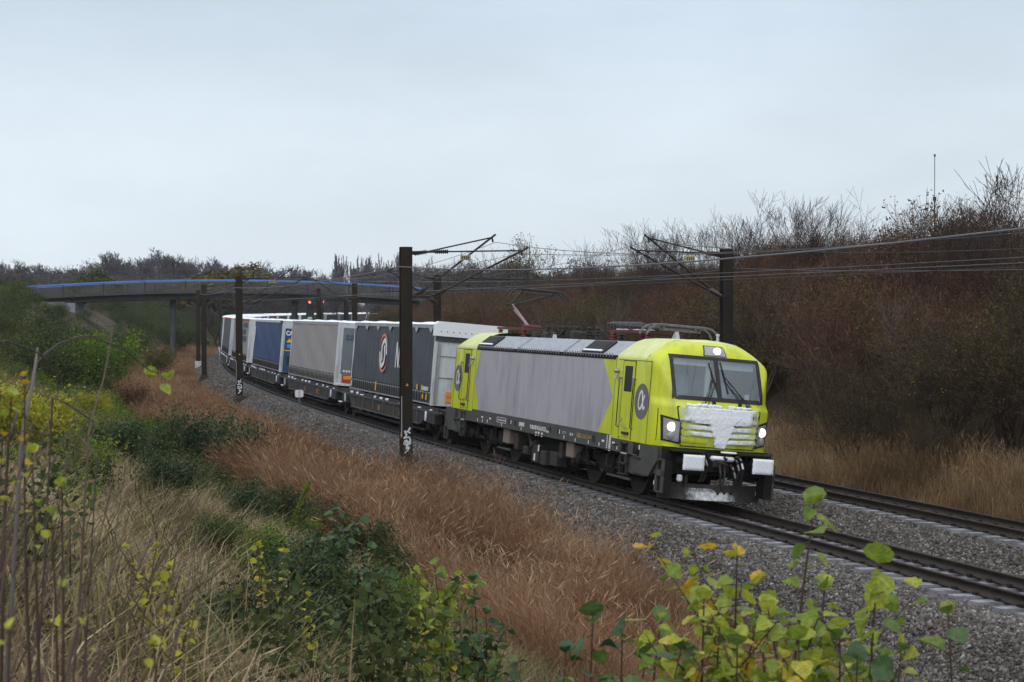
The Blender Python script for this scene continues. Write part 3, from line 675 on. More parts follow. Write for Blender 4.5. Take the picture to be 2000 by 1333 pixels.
        np_mesh('snow_crust', np.array(VV), grid_faces(nu + 1, nv + 1), frost_m, loco, v=np.array(TT), smooth=True)
        mb = MB(); rn = random.Random(3)                # soft lumps along the ledge under the screen
        for k in range(34):
            y = -.80 + 1.55 * k / 33 + rn.uniform(-.02, .02)
            if -.02 < y < .22: continue
            r = rn.uniform(.03, .055); x = cab_F(y, 2.35) + .045
            a_ = rn.uniform(.05, .10); mb.lathe((x, y, 2.325 + rn.uniform(-.015, .02)), 1, [(-a_, r * .2), (-a_ * .6, r * rn.uniform(.6, .9)), (0, r), (a_ * .5, r * rn.uniform(.6, .95)), (a_, r * .25)], 9)
        B(mb, 'snow_ledge', snow, smooth=80)
        x = cab_F(.9, 2.1)
        text_mesh('cab_number', '411', .14, dark2, loco, Matrix.Translation((x + .045, .90, 2.13)) @ Matrix.Rotation(PI / 2, 4, 'Z') @ Matrix.Rotation(PI / 2, 4, 'X'))
        mb = MB(); mb.box(8.75, 9.0, -.22, .38, 1.09, 1.20, .04); mb.box(8.85, 9.05, .05, .40, 1.27, 1.315, .02); B(mb, 'coupler_snow', snow)
both(front)

# underframe strip with portholes and lettering
mb = MB()
for sg in (-1, 1):
    ys = sorted((sg * 1.44, sg * 1.485)); mb.m = 0
    mb.box(-7.7, 7.7, ys[0], ys[1], 1.02, 1.40); mb.box(7.3, 8.72, ys[0], ys[1], .98, 1.325); mb.box(-8.72, -7.3, ys[0], ys[1], .98, 1.325)
    mb.prism([(-7.9, .98), (-7.3, .62), (-8.3, .60), (-8.72, .98)], 1, ys[0], ys[1] - .004); mb.prism([(7.9, .98), (7.3, .62), (8.3, .60), (8.72, .98)], 1, ys[0], ys[1] - .004)
    mb.box(-7.6, 7.6, *sorted((sg * 1.485, sg * 1.50)), 1.02, 1.05)
mb.m = 1; mb.box(-7.0, 7.0, -1.3, 1.3, .95, 1.35)
uf = mb.build('underframe', [framem, dark], loco, 0)
mb = MB()
for sg in (-1, 1):
    for x in (-2.06, 2.06, 7.55, -1.55, 1.42, -7.5):
        o = sg * 1.487; mb.m = 0; mb.lathe((x * -sg, o, 1.225), 1, [(0, .085), (sg * .006, .085)], 16)
        mb.m = 1; mb.lathe((x * -sg + .02, o, 1.225), 1, [(0, .04), (sg * .012, .03)], 10)
mb.build('jacking_port', [black, dark2], uf)
def side_text(s, x, z, size, m=white, sg=-1, xs=1.0, bold=0.0):
    R_ = Matrix.Rotation(PI / 2, 4, 'X') if sg < 0 else Matrix.Rotation(PI, 4, 'Z') @ Matrix.Rotation(PI / 2, 4, 'X')
    return text_mesh('lettering', s, size, m, uf, Matrix.Translation((x, sg * 1.489, z)) @ R_, xs=xs, bold=bold)
for sg in (-1, 1):
    e = -sg
    side_text('SIEMENS', e * -.98, 1.215, .155, sg=sg, xs=.80, bold=.004); side_text('91 80 6193 411-6 D-ATLD', e * .42, 1.20, .17, sg=sg, xs=.70, bold=.003); side_text('Vectron', e * 1.22, 1.165, .12, sg=sg, xs=.62)
    side_text('SIEMENS', e * 2.55, 1.22, .12, mat('grey_lettering', (.30, .30, .31), .6), sg=sg, xs=.75); side_text('REV  M6', e * 3.1, 1.21, .10, sg=sg, xs=.7)
    mb = MB(); rn = random.Random(11); y0, y1 = sorted((sg * 1.485, sg * 1.489))
    def mark(x, z, w, h): mb.box(e * x - w / 2, e * x + w / 2, y0, y1, z - h / 2, z + h / 2)
    for x in (.30, .52, .80): mark(x, 1.045 + (x == .52) * .01, .12, .115)
    for x in (-5.2, -4.7, -4.2, -2.8, -1.0, 2.55, 3.4, 4.35, 5.1, 6.3): mark(x, 1.10 + rn.uniform(-.02, .02), .045, .09)
    for i in range(9): mark(5.62, 1.36 - i * .042, .06, .028); mark(5.80, 1.37 - i * .045, .11, .034)
    for x in (-4.75, -3.95, 5.35, 6.05): mark(x, 1.21, .16, .05)
    for z in (1.155, 1.30): mark(-2.85, z, .85, .012)
    for x in (-3.27, -2.43): mark(x, 1.227, .03, .15)
    for i in range(5): mark(-3.12 + i * .15, 1.225, .10, .035)
    mark(2.17, 1.225, .055, .11); mark(-1.95, 1.225, .055, .11); mark(7.68, 1.225, .055, .11)
    mb.build('stencil_mark', white, uf, 0)
    mb = MB(); y0, y1 = sorted((sg * 1.484, sg * 1.4895))
    for k in range(60): x = 3.48 + rn.uniform(0, 1.05); z = 1.225 + rn.uniform(-.055, .055); mb.box(e * x - .035, e * x + .035, y0, y1 + .0002 * k, z - .009, z + .009)
    mb.build('gold_script', mat('gold_lettering', (.34, .24, .10), .6), uf, 0)
    mb = MB(); mb.box(*sorted((e * 4.6, e * 4.82)), *sorted((sg * 1.484, sg * 1.49)), 1.13, 1.30); mb.build('socket_cover', black, uf, 0); mb = MB(); mb.box(*sorted((e * 6.05, e * 6.35)), *sorted((sg * 1.484, sg * 1.50)), 1.16, 1.20); mb.build('socket_cover', black, uf, 0)

# bogies
def bogie(cx):
    mb = MB(); mb.m = 0
    for sg in (-1, 1):
        y = sg * 1.02
        mb.box(cx - 2.3, cx + 2.3, y - .09, y + .09, .62, .86, .03); mb.box(cx - .6, cx + .6, y - .1, y + .1, .40, .64, .03)
        for ax in (-1.5, 1.5):
            mb.box(cx + ax - .24, cx + ax + .24, sg * 1.12 - .1, sg * 1.12 + .1, .46, .80, .04)
            mb.lathe((cx + ax, sg * 1.2, .625), 1, [(0, .17), (sg * .12, .15), (sg * .14, .08)], 16)
            for dx in (-.42, .42): mb.lathe((cx + ax + dx, sg * 1.15, .52), 2, [(k * .045, .085 + .02 * (k % 2)) for k in range(9)], 12)
            mb.tube([(cx + ax * .25, sg * 1.22, .55), (cx + ax, sg * 1.22, .62)], .05, 8)
        for dx in (-.85, .85):
            mb.tube([(cx + dx, sg * 1.26, .50), (cx + dx * 1.15, sg * 1.30, 1.1)], [.06, .045], 8)
            mb.lathe((cx + dx * .55, sg * 1.1, .82), 2, [(k * .04, .14 + .02 * (k % 2)) for k in range(8)], 14)
        mb.m = 1
        mb.tube([(cx - .9, sg * 1.3, .98), (cx - .2, sg * 1.32, .95)], .035, 6); mb.box(cx + 1.75, cx + 1.85, sg * 1.28, sg * 1.31, .70, 1.05); mb.box(cx - 2.0, cx - 1.93, *sorted((sg * 1.25, sg * 1.29)), .45, 1.02)
        mb.tube([(cx + .5, sg * 1.3, .9), (cx + .55, sg * 1.33, .6), (cx + .35, sg * 1.33, .42), (cx + .1, sg * 1.3, .5)], .02, 6)
        mb.m = 0
    mb.box(cx - 1.9, cx + 1.9, -.9, .9, .35, .9, .05)
    bg_ = mb.build('bogie', [dark, dark2], loco)
    for ax in (-1.5, 1.5):
        for sg in (-1, 1):
            mb = MB(); mb.lathe((cx + ax, sg * .70, .625), 1, [(0, .655), (sg * .03, .655), (sg * .035, .625), (sg * .125, .622), (sg * .125, .54), (sg * .08, .50), (sg * .07, .25), (sg * .11, .2), (sg * .13, .1)], 40)
            mb.build('wheel', wheelm, bg_)
        mb = MB(); mb.lathe((cx + ax, -.70, .625), 1, [(0, .1), (1.4, .1)], 16); mb.build('axle', dark, bg_)
for cx in (-4.75, 4.75): bogie(cx)
for nm, m_, bxs in (('sand_box', sandbox, [(-2.98, -2.42, .56, 1.02), (2.42, 2.95, .58, 1.0)]), ('equipment_box', dark2, [(-1.1, -.72, .38, .62), (-.30, .25, .22, .70), (.4, .85, .20, .60), (1.2, 1.75, .25, .64), (1.9, 2.1, .5, .95), (-1.9, -1.6, .45, .95)]), ('transformer_tank', dark, [(-2.3, 2.3, .28, .98)])):
    for x0, x1, z0, z1 in bxs:
        for sg in ((-1, 1) if nm != 'transformer_tank' else (0,)):
            mb = MB()
            if sg: mb.box(*sorted((-sg * x0, -sg * x1)), *sorted((sg * 1.36, sg * 1.02)), z0, z1, .03)
            else: mb.box(x0, x1, -1.0, 1.0, z0, z1, .05)
            mb.build(nm, m_, loco, 20)
for sg in (-1, 1):
    mb = MB(); mb.lathe((sg * .25, sg * 1.15, .72), 1, [(0, .11), (sg * .15, .11), (sg * .15, .07), (sg * .24, .06)], 18)
    mb.tube([(-sg * -.8, sg * 1.3, 1.0), (-sg * -.45, sg * 1.3, .62)], .05, 8); mb.build('compressor', dark2, loco)
    mb = MB(); y0, y1 = sorted((sg * 1.362, sg * 1.366)); mb.box(-sg * -.02 - .06, -sg * -.02 + .06, y0, y1, .28, .48); mb.box(-sg * .28 - .05, -sg * .28 + .05, y0, y1 + .0, .56, .74); mb.build('stencil_mark', white, uf, 0)

# roof equipment
def panto(cx, up, M):
    for x in (cx - 1.15, cx + 1.15):
        for y in (-.42, .42): MB().insulator((x, y, 3.60), (x, y, 3.98), .085, 5).build('insulator', redm, loco)
    mb = MB(); mb.M = M
    for y in (-.42, .42): mb.box(cx - 1.4, cx + 1.4, y - .045, y + .045, 3.98, 4.05)
    for x in (cx - 1.15, cx - .1, cx + 1.15): mb.box(x - .05, x + .05, -.45, .45, 3.985, 4.045)
    mb.lathe((cx + .6, -.3, 4.09), 1, [(0, .07), (.6, .07)], 12)
    pa = mb.build('pantograph', mat('pantograph_frame_red', (.10, .03, .03), .6, var=.3), loco)
    kx, kz, hx, hz = ((cx - 1.42, 4.80, cx + .90, 5.24) if up else (cx - 1.75, 4.19, cx + 2.15, 4.20))
    mb = MB(); mb.M = M; mb.m = 0
    mb.tube([(cx + .35, 0, 4.09), (kx, 0, kz)], [.05, .036], 8)
    mb.tube([(cx - .1, .22, 4.05), (kx - .15, .1, kz - .16 if up else kz - .06)], .018, 6)
    mb.build('lower_arm', mat('pantograph_arm_pink_grey', (.33, .22, .25), .5, .2), pa)
    mb = MB(); mb.M = M
    for y in (-.12, .12): mb.tube([(kx, y * .7, kz), (hx, y * 4.2, hz - .10)], .040, 6)
    mb.tube([(kx - .12, 0, kz - .05), (hx - .1, 0, hz - .12)], .012, 5); mb.tube([(kx - .12, -.2, kz), (kx - .12, .2, kz)], .035, 6)
    mb.build('upper_arm', mat('pantograph_arm_dark', (.030, .027, .028), .55, .2), pa)
    hm_ = mat('carbon_strip', (.045, .044, .047), .6, .3) if up else mat('frosted_carbon', (.12, .125, .14), .7, .1, var=.5, scale=12)
    for dx in (-.22, .22): mb = MB(); mb.M = M; mb.tube([(hx + dx, -.98, hz - .26), (hx + dx, -.90, hz - .12), (hx + dx, -.76, hz - .03), (hx + dx, -.6, hz), (hx + dx, .6, hz), (hx + dx, .76, hz - .03), (hx + dx, .90, hz - .12), (hx + dx, .98, hz - .26)], .030, 6); mb.build('contact_strip', hm_, pa)
    mb = MB(); mb.M = M
    for y in (-.5, .5): mb.tube([(hx - .22, y, hz - .03), (hx, y, hz - .12), (hx + .22, y, hz - .03)], .018, 5)
    mb.tube([(hx, -.55, hz - .12), (hx, .55, hz - .12)], .022, 6)
    if not up:
        for k in range(9):
            x = cx - 1.7 + k * .22
            mb.tube([(x, -.4, 4.06), (x + .05, -.45, 4.22), (x + .22, -.3, 4.27), (x + .34, -.1, 4.2)], .012, 5)
    mb.build('collector_head', hm_, pa)
panto(4.0, False, None)     # folded down above the leading cab
panto(-5.75, True, None)    # raised at the rear, knee pointing back
for x in (-2.85, -1.5, -.35, .55, 1.2): MB().insulator((x, -.25, 3.6), (x, -.25, 4.12), .075, 6).build('insulator', dark2, loco)
for x in (-3.7, 2.1): MB().insulator((x, .1, 3.6), (x, .1, 3.98), .09, 5).build('insulator', dark2, loco)
mb = MB(); mb.tube([(-4.6, 0, 4.02), (-3.6, .05, 3.99), (-2.85, -.25, 4.0)], .02, 6); mb.box(-3.0, -.05, -.28, -.22, 4.10, 4.16); mb.box(-2.2, 1.4, -.05, .02, 3.98, 4.02)
for x in (-2.85, -2.70, -1.55, -1.4, -.4, -.22): mb.tube([(x, -.25, 4.12), (x, -.25, 4.27)], .022, 6)
mb.tube([(-1.2, -.25, 4.1), (-1.55, -.35, 3.85), (-1.9, -.4, 3.70)], .035, 6); mb.tube([(1.3, -.02, 4.0), (2.1, .1, 4.0), (2.7, 0, 4.05)], .018, 6)
mb.build('roof_busbar', dark2, loco)
for x, y, r in ((-2.1, -.6, .12), (-1.35, -.6, .10), (-3.2, -.55, .09), (-.9, .3, .11)): MB().lathe((x, y, 3.6), 2, [(0, r), (.22, r), (.30, r * .7), (.33, .02)], 14).build('surge_arrester', dark2, loco)
for q in ((.35, .62, -.75, -.3, 3.6, 3.98, .04), (-.15, .05, .0, .3, 3.6, 4.0, .03)): MB().box(*q).build('switch_box', dark2, loco)
agm = mat('antenna_grey', (.42, .44, .48), .5)
for x, y in ((-1.25, -.62), (6.15, -.1)): MB().prism([(x - .16, 3.6 if x < 5 else 3.86), (x + .16, 3.6 if x < 5 else 3.86), (x + .04, 3.86 if x < 5 else 4.06)], 1, y - .05, y + .05).build('antenna', agm, loco)
mb = MB(); mb.lathe((7.45, .42, 3.84), 2, [(0, .05), (.05, .05), (.06, .03), (.15, .03), (.17, .05), (.21, .045), (.22, .01)], 12); mb.build('antenna', agm, loco)
mb = MB(); rn = random.Random(8)
for k in range(14):
    x = rn.uniform(-4.2, 2.2); mb.box(x - .15, x + .15, rn.uniform(-.8, -.2), rn.uniform(.1, .6), 3.60, 3.63 + rn.uniform(0, .06), .02)
for k in range(8): x = rn.uniform(3.0, 5.6); mb.box(x - .1, x + .1, -.47, -.37, 4.05, 4.075, .01)
mb.build('roof_snow', snow, loco)
# ------------------------------------------------------------------ trailers riding on pocket wagons
whitep = mat('white_trailer_paint', (.54, .58, .61), .5, var=.10, scale=1.6, dirt=(.24, .25, .27), dirt_amt=.75, stretch=(1.5, 1.5, .35))
alu = mat('dull_aluminium', (.36, .37, .39), .5, .4, var=.15)
redp = mat('red_lamp_cluster', (.42, .05, .03), .4)
orangep = mat('orange_reflector', (.75, .30, .04), .4)
yelp = mat('yellow_plate', (.70, .45, .03), .5)
def curtain_mat(name, rgb, dirt): return mat(name, rgb, .55, var=.10, scale=1.1, bump=.15, bscale=3, spec=.35, dirt=dirt, dirt_amt=.5, stretch=(2.5, 1, .35))
cm_dark = curtain_mat('dark_slate_curtain', (.050, .058, .076), (.105, .115, .135))
cm_grey = curtain_mat('pale_grey_curtain', (.29, .275, .275), (.22, .20, .20))
cm_blue = curtain_mat('blue_curtain', (.022, .058, .155), (.05, .085, .15))
cm_grey2 = curtain_mat('grey_curtain', (.27, .27, .275), (.18, .17, .165))
cm_coal = curtain_mat('charcoal_curtain', (.085, .085, .090), (.14, .135, .13))
cm_teal = curtain_mat('dark_teal_curtain', (.030, .055, .075), (.06, .08, .09))
slate_door = mat('slate_door', (.14, .165, .19), .5, var=.1)
bluetxt = mat('dark_blue_lettering', (.045, .075, .13), .6)
def trailer(label, cur, endm, style, redtop=False):
    t = tag(empty('semi_trailer'), label, 'trailer', 'snow-topped trailers riding on the wagons')
    L2, W2 = 6.8, 1.275
    for sg in (-1, 1):
        mb = MB(); nu, nv = 90, 8
        mb.grid(lambda i, j: ((-L2 + .12 + (2 * L2 - .24) * i / nu) * (1 if sg < 0 else -1), sg * (W2 - .02 + .014 * math.sin(i * 1.35) * (j / nv) * (1 - j / nv) * 3 + .012 * math.sin(j * 1.1 + i * .21) + .010 * ((i % 15) == 0)), 1.64 + (3.92 - 1.64) * j / nv), nu + 1, nv + 1)
        mb.build('curtain', cur, t, 40)
        mb = MB(); mb.m = 0; ya, yb = sorted((sg * W2, sg * (W2 - .06)))
        mb.box(-L2, L2, ya, yb, 1.25, 1.64); mb.m = 1
        yc, yd = sorted((sg * (W2 - .01), sg * (W2 + .012)))
        mb.box(-L2, L2, yc, yd, 1.62, 1.66); mb.box(-L2, L2, yc, yd, 1.24, 1.285)
        mb.m = 2
        for i in range(34):
            x = -6.5 + i * .39; mb.box(x - .03, x + .03, *sorted((sg * W2, sg * (W2 + .02))), 1.32, 1.72)
            mb.box(x + .07, x + .13, *sorted((sg * W2, sg * (W2 + .014))), 1.30, 1.52)
        mb.build('side_rail', [mat('side_rail_dark', (.055, .058, .062), .6, var=.3, scale=8) if style != 'grey' else mat('side_rail_grimy', (.20, .19, .17), .7, var=.4, scale=8), alu, mat('buckle_black', (.02, .02, .022), .5)], t, 0)
        mb = MB(); mb.box(-L2, L2, *sorted((sg * (W2 + .005), sg * (W2 - .08))), 3.90, 4.03)
        mb.build('roof_rail', redp if redtop else (alu if style != 'blue' else whitep), t, 0)
    mb = MB(); nu, nv = 60, 8; rn = random.Random(len(label)); off = rn.uniform(0, 9)
    def RP(i, j):
        u, v = i / nu * 2 - 1, j / nv * 2 - 1; e = min(1, (1 - abs(v)) * 5) * min(1, (1 - abs(u)) * 25)
        return ((L2 + .01) * u, (W2 + .015 + .015 * math.sin(i * .9 + off)) * v, 4.02 + .10 * e + .03 * e * math.sin(i * .37 + off) * math.cos(j * .9))
    mb.grid(RP, nu + 1, nv + 1); mb.build('snowy_roof', snow, t, 60)
    for e in (1, -1):
        mb = MB(); mb.m = 0
        def bx(d0, d1, y0, y1, z0, z1, b=0): mb.box(*sorted((e * (L2 + d0), e * (L2 + d1))), y0, y1, z0, z1, b)
        bx(-.06, 0, -W2 + .01, W2 - .01, 1.22, 4.0)
        for y in (-W2, W2 - .12): bx(-.12, .03, y, y + .12, 1.2, 4.03, .02)
        nm = 'front_wall' if e > 0 else 'rear_doors'
        w = mb.build(nm, endm, t, 0)
        mb = MB()
        if e < 0:
            for y in (-.72, -.25, .25, .72): bx(.0, .04, y - .02, y + .02, 1.35, 3.85)
            mb.build('lock_bar', alu, w, 0)
    if style == 'dark':
        mb = MB(); mb.prism([(-1.30, 3.64), (1.30, 3.64), (1.30, 4.05), (1.20, 4.15), (-1.20, 4.15), (-1.30, 4.05)], 0, L2 - .25, L2 + .10); f = mb.build('roof_cap', snow, t, 0)
        mb = MB()
        for i in range(11): mb.lathe((L2 + .10, -1.1 + i * .22, 3.80), 0, [(0, .022), (.012, .015)], 8)
        mb.build('rivet', dark2, f)
        mb = MB(); mb.box(L2, L2 + .045, -1.27, 1.27, 3.46, 3.64); mb.build('header_band', cm_dark, t, 0)
        mb = MB(); mb.m = 0
        for z in (2.95, 2.2): mb.box(L2, L2 + .035, -1.15, 1.15, z, z + .012)
        mb.box(L2, L2 + .05, -1.14, -1.06, 1.3, 3.4); mb.box(L2, L2 + .05, 1.06, 1.14, 1.3, 3.4); mb.build('wall_rib', alu, t, 0)
        mb = MB(); mb.box(L2 + .03, L2 + .036, -.74, -.50, 1.36, 1.52); mb.box(L2 + .03, L2 + .036, -.74, -.50, 1.56, 1.72); mb.build('hazard_label', orangep, t, 0)
        R_ = .76; cx, cz = -.94, 2.86; mb = MB(); mb.m = 0
        n = 64
        for i in range(n):                               # crescent ring: thick above and below, thin at the sides
            a0, a1 = 2 * PI * i / n, 2 * PI * (i + 1) / n; q = []
            for a in (a0, a1): q += [(cx + R_ * math.cos(a), cz + R_ * math.sin(a)), (cx + R_ * .975 * math.cos(a), cz + R_ * .86 * math.sin(a))]
            mb.add([(x, -W2 - .024, z) for x, z in q], [(0, 2, 3, 1)])
        mb.build('round_emblem', mat('emblem_orange', (.66, .20, .11), .5), t, 0)
        mb = MB(); w_ = .125 * R_
        hook = [(.72, .04), (.60, .36), (.42, .58), (.24, .68), (.02, .62), (-.22, .50), (-.34, .36), (-.36, .10), (-.30, -.10), (-.22, -.30)]
        for sgn in (1, -1):
            for k in range(len(hook) - 1):
                (x0, z0), (x1, z1) = [(cx + sgn * R_ * a, cz + sgn * R_ * b) for a, b in hook[k:k + 2]]; dx, dz = x1 - x0, z1 - z0; l = math.hypot(dx, dz); ux, uz = dx / l, dz / l; y = -W2 - .026 - .0006 * (k % 3) - .0003 * (sgn > 0)
                mb.add([(x0 - uz * w_, y, z0 + ux * w_), (x0 + uz * w_, y, z0 - ux * w_), (x1 + uz * w_, y, z1 - ux * w_), (x1 - uz * w_, y, z1 + ux * w_)], [(0, 1, 2, 3)])
            for (a, b) in hook:
                y = -W2 - .029; c = (cx + sgn * R_ * a, cz + sgn * R_ * b); mb.add([(c[0] + w_ * math.cos(2 * PI * q / 14), y, c[1] + w_ * math.sin(2 * PI * q / 14)) for q in range(14)], [list(range(14))])
        mb.build('emblem_letter', white, t, 0)
        mb = MB(); y = -W2 - .026                         # tall bold N with a point, the rest is behind the mast
        for (x0, z0), (x1, z1) in (((1.26, 2.36), (1.30, 3.34)), ((1.33, 3.30), (1.66, 2.40)), ((1.70, 2.36), (1.74, 3.34))):
            w2 = .065; mb.add([(x0 - w2, y, z0), (x0 + w2, y, z0), (x1 + w2, y, z1), (x1 - w2, y, z1)], [(0, 1, 2, 3)]); y -= .0007
        mb.add([(1.90, y, 2.36), (2.0, y, 2.36), (2.0, y, 2.60), (1.90, y, 2.60)], [(0, 1, 2, 3)])
        mb.build('lettering', white, t, 0)
        mb = MB(); ys = (-W2 - .03, -W2 - .022)
        for x, z, h in ((-1.9, 1.36, .36), (4.8, 1.68, .2), (5.5, 1.68, .2), (5.7, 1.40, .16), (6.2, 1.38, .2)): mb.box(x, x + .17, *ys, z, z + h)
        mb.build('yellow_plate', yelp, t, 0)
        mb = MB(); mb.box(5.72, 6.5, *ys, 1.70, 1.84); mb.box(-6.55, -6.35, *ys, 1.36, 1.58); mb.build('stencil_plate', whitep, t, 0)
        for x in (-6.4, -4.3, -2.2, -.1, 2.0, 4.1, 6.2): mb = MB(); mb.prism([(x - .28, 3.90), (x + .28, 3.90), (x + .06, 3.74), (x - .06, 3.76)], 1, -W2 - .028, -W2 - .012); mb.build('frost_patch', mat('frost', (.35, .38, .46), .8, var=.2, scale=20), t, 0)
    if style == 'grey':
        mb = MB(); mb.box(L2 + .0, L2 + .03, -1.02, 1.02, 1.75, 3.80); d = mb.build('door_panel', slate_door, t, 0)
        text_mesh('lettering', 'sa', .52, bluetxt, d, Matrix.Translation((L2 + .035, -.70, 3.40)) @ Matrix.Rotation(PI / 2, 4, 'Z') @ Matrix.Rotation(PI / 2, 4, 'X'), xs=1.0, bold=.012)
        mb = MB()
        for k in range(9): mb.box(L2 + .03, L2 + .036, -.92 + k * .125, -.84 + k * .125, 1.82, 1.91)
        mb.build('white_marking', white, d, 0)
        mb = MB(); mb.m = 0; mb.box(L2 + .02, L2 + .07, -.95, -.22, 1.36, 1.72); mb.box(L2 + .02, L2 + .07, .22, .95, 1.36, 1.72); mb.m = 1; mb.box(L2 + .07, L2 + .085, -.88, -.30, 1.50, 1.66); mb.box(L2 + .07, L2 + .085, .30, .88, 1.50, 1.66); mb.box(L2 + .05, L2 + .06, -.5, .5, 3.86, 3.9); mb.build('tail_light', [redp, orangep], t, 0)
        mb = MB(); mb.box(L2, L2 + .12, -1.2, 1.2, 1.20, 1.31, .02); mb.build('bumper', whitep, t, 0)
        mb = MB(); mb.box(L2 + .03, L2 + .06, -.5, .9, 3.88, 3.95); mb.build('marker_strip', redp, t, 0)
    if style == 'blue':
        mb = MB(); mb.prism([(-1.1, 3.62), (-.5, 3.62), (-.25, 3.72), (1.1, 3.72), (1.1, 1.25), (-1.1, 1.25)], 0, L2 + .0, L2 + .03); d = mb.build('door_panel', cm_blue, t, 0)
        text_mesh('lettering', 'CA', .33, white, d, Matrix.Translation((L2 + .035, -.87, 3.35)) @ Matrix.Rotation(PI / 2, 4, 'Z') @ Matrix.Rotation(PI / 2, 4, 'X'), xs=.82, bold=.014)
        mb = MB(); mb.prism([(-1.0, 2.86), (-.68, 2.86), (-.84, 3.10)], 0, L2 + .03, L2 + .036); mb.box(L2 + .03, L2 + .036, -1.08, -.5, 2.39, 2.44); mb.build('warning_mark', yelp, d, 0)
        mb = MB(); mb.lathe((L2 + .03, -.86, 2.66), 0, [(0, .11), (.006, .11)], 18); mb.build('round_mark', mat('bright_blue_mark', (.06, .25, .60), .5), d, 0)
        mb = MB(); mb.box(L2 + .01, L2 + .06, -.9, -.3, 1.65, 2.1); mb.box(-.0 + L2 - 1.0, L2 + .02, -W2 - .02, -W2 + .1, 3.86, 4.02); mb.build('coupling_box', black, t, 0)
        mb = MB(); mb.box(-6.45, -6.05, -W2 - .024, -W2 - .02, 2.75, 3.62); mb.build('white_marking', whitep, t, 0)
    if style == 'text':
        mb = MB(); ys = (-W2 - .026, -W2 - .02); rn = random.Random(4)
        for k in range(3):
            for q in range(5 - k % 2): mb.box(2.2 + q * .62, 2.72 + q * .62, *ys, 2.55 + k * .45, 2.88 + k * .45)
        mb.build('lettering_block', bluetxt, t, 0)
    # running gear that hangs into the pocket
    mb = MB(); mb.m = 0
    for y in (-.5, .5): mb.box(-L2 + .2, L2 - .3, y - .06, y + .06, 1.0, 1.25)
    mb.box(-L2 + .1, -L2 + .2, -1.15, 1.15, .75, .95)
    for y in (-.95, .95): mb.box(2.6, 2.72, y - .06, y + .06, .62, 1.2)
    ch = mb.build('chassis', dark, t, 0)
    for x in (-4.6, -3.3, -2.0):
        for sg in (-1, 1):
            mb = MB(); mb.lathe((x, sg * .92, .86), 1, [(0, .3), (sg * .02, .48), (sg * .26, .5), (sg * .28, .3), (sg * .2, .22)], 22); mb.build('wheel', black, ch)
    return t

def half_wagon_mb(parent, sign):
    """one pocket: side sills, cross pieces, catwalk lumps of snow"""
    mb = MB(); mb.m = 0
    for sg in (-1, 1):
        ya, yb = sorted((sg * 1.27, sg * 1.33))
        mb.prism([(-8.2, 1.17), (8.2, 1.17), (8.2, .92), (6.6, .86), (5.9, .52), (-5.9, .52), (-6.6, .86), (-8.2, .92)], 1, ya, yb)
        mb.m = 1
        mb.box(-8.3, 8.3, *sorted((sg * 1.20, sg * 1.37)), .985, 1.045); mb.box(-5.85, 5.85, *sorted((sg * 1.24, sg * 1.40)), .50, .545)
        for x in np.arange(-5.4, 5.5, 1.8): mb.box(x - .05, x + .05, *sorted((sg * 1.32, sg * 1.37)), .54, .98)
        mb.m = 0
        for x in (-7.4, 7.4): mb.box(x - .5, x + .5, *sorted((sg * 1.1, sg * 1.36)), .62, .98)
    mb.box(-8.4, -6.4, -1.15, 1.15, .95, 1.12); mb.box(6.4, 8.4, -1.15, 1.15, .95, 1.12); mb.box(-6, 6, -1.2, 1.2, .30, .36)
    return mb
wag_m = mat('wagon_frame_grimy', (.030, .026, .024), .75, var=.4, scale=4, dirt=(.055, .045, .038), dirt_amt=.6)
sill_m = mat('frosted_sill_edge', (.055, .054, .060), .7, var=.5, scale=5, dirt=(.30, .32, .38), dirt_amt=.4)
fw = half_wagon_mb(None, 1).build('wagon_frame', [wag_m, sill_m], None, 0)
# bogie meshes shared by all wagons
mb = MB()
for sg in (-1, 1):
    mb.box(-1.25, 1.25, sg * 1.0 - .06, sg * 1.0 + .06, .46, .66, .03)
    for x in (-.9, .9): mb.box(x - .2, x + .2, sg * 1.06 - .1, sg * 1.06 + .1, .34, .6, .03); mb.lathe((x, sg * 1.1, .46), 1, [(0, .13), (sg * .1, .1)], 12)
    mb.lathe((0, sg * 1.0, .40), 2, [(k * .04, .11 + .02 * (k % 2)) for k in range(7)], 10)
mb.box(-.3, .3, -1.0, 1.0, .6, .9); bogie_proto = mb.build('wagon_bogie', dark, None)
wheel_protos = []
for x in (-.9, .9):
    for sg in (-1, 1): mb = MB(); mb.lathe((x, sg * .70, .46), 1, [(0, .49), (sg * .03, .49), (sg * .035, .46), (sg * .13, .455), (sg * .13, .36), (sg * .09, .33), (sg * .09, .1)], 28); wheel_protos.append(mb.build('wheel', wheelm, None))
rn = random.Random(21); mb = MB()
for sg in (-1, 1):
    for k in range(11):
        x = -7.9 + 1.5 * k + rn.uniform(-.6, .6); w = rn.uniform(.05, .15) * (1 if k % 3 else 1.8); z = rn.choice((1.05, 1.05, .55)); mb.box(x - w, x + w, *sorted((sg * 1.26, sg * (1.40))), z, z + rn.uniform(.04, .13), .03)
    for x in (6.6,): mb.box(x, x + .16, *sorted((sg * 1.34, sg * 1.39)), .66, 1.0, .01)
    mb.prism([(-7.3, .66), (-7.14, .66), (-7.28, 1.0), (-7.44, 1.0)], 1, *sorted((sg * 1.34, sg * 1.37)))
lump_proto = mb.build('snow_lump', mat('blue_white_snow', (.62, .66, .84), .8, var=.2, scale=9), None, 60)
mb = MB()
for sg in (-1, 1): mb.box(2.6, 3.3, *sorted((sg * 1.335, sg * 1.35)), .64, .88); mb.box(-1.0, -.55, *sorted((sg * 1.335, sg * 1.35)), .62, .84)
plate_proto = mb.build('rusty_plate', mat('rusty_plate', (.16, .085, .045), .8, var=.3), None, 0)
used_p = set()
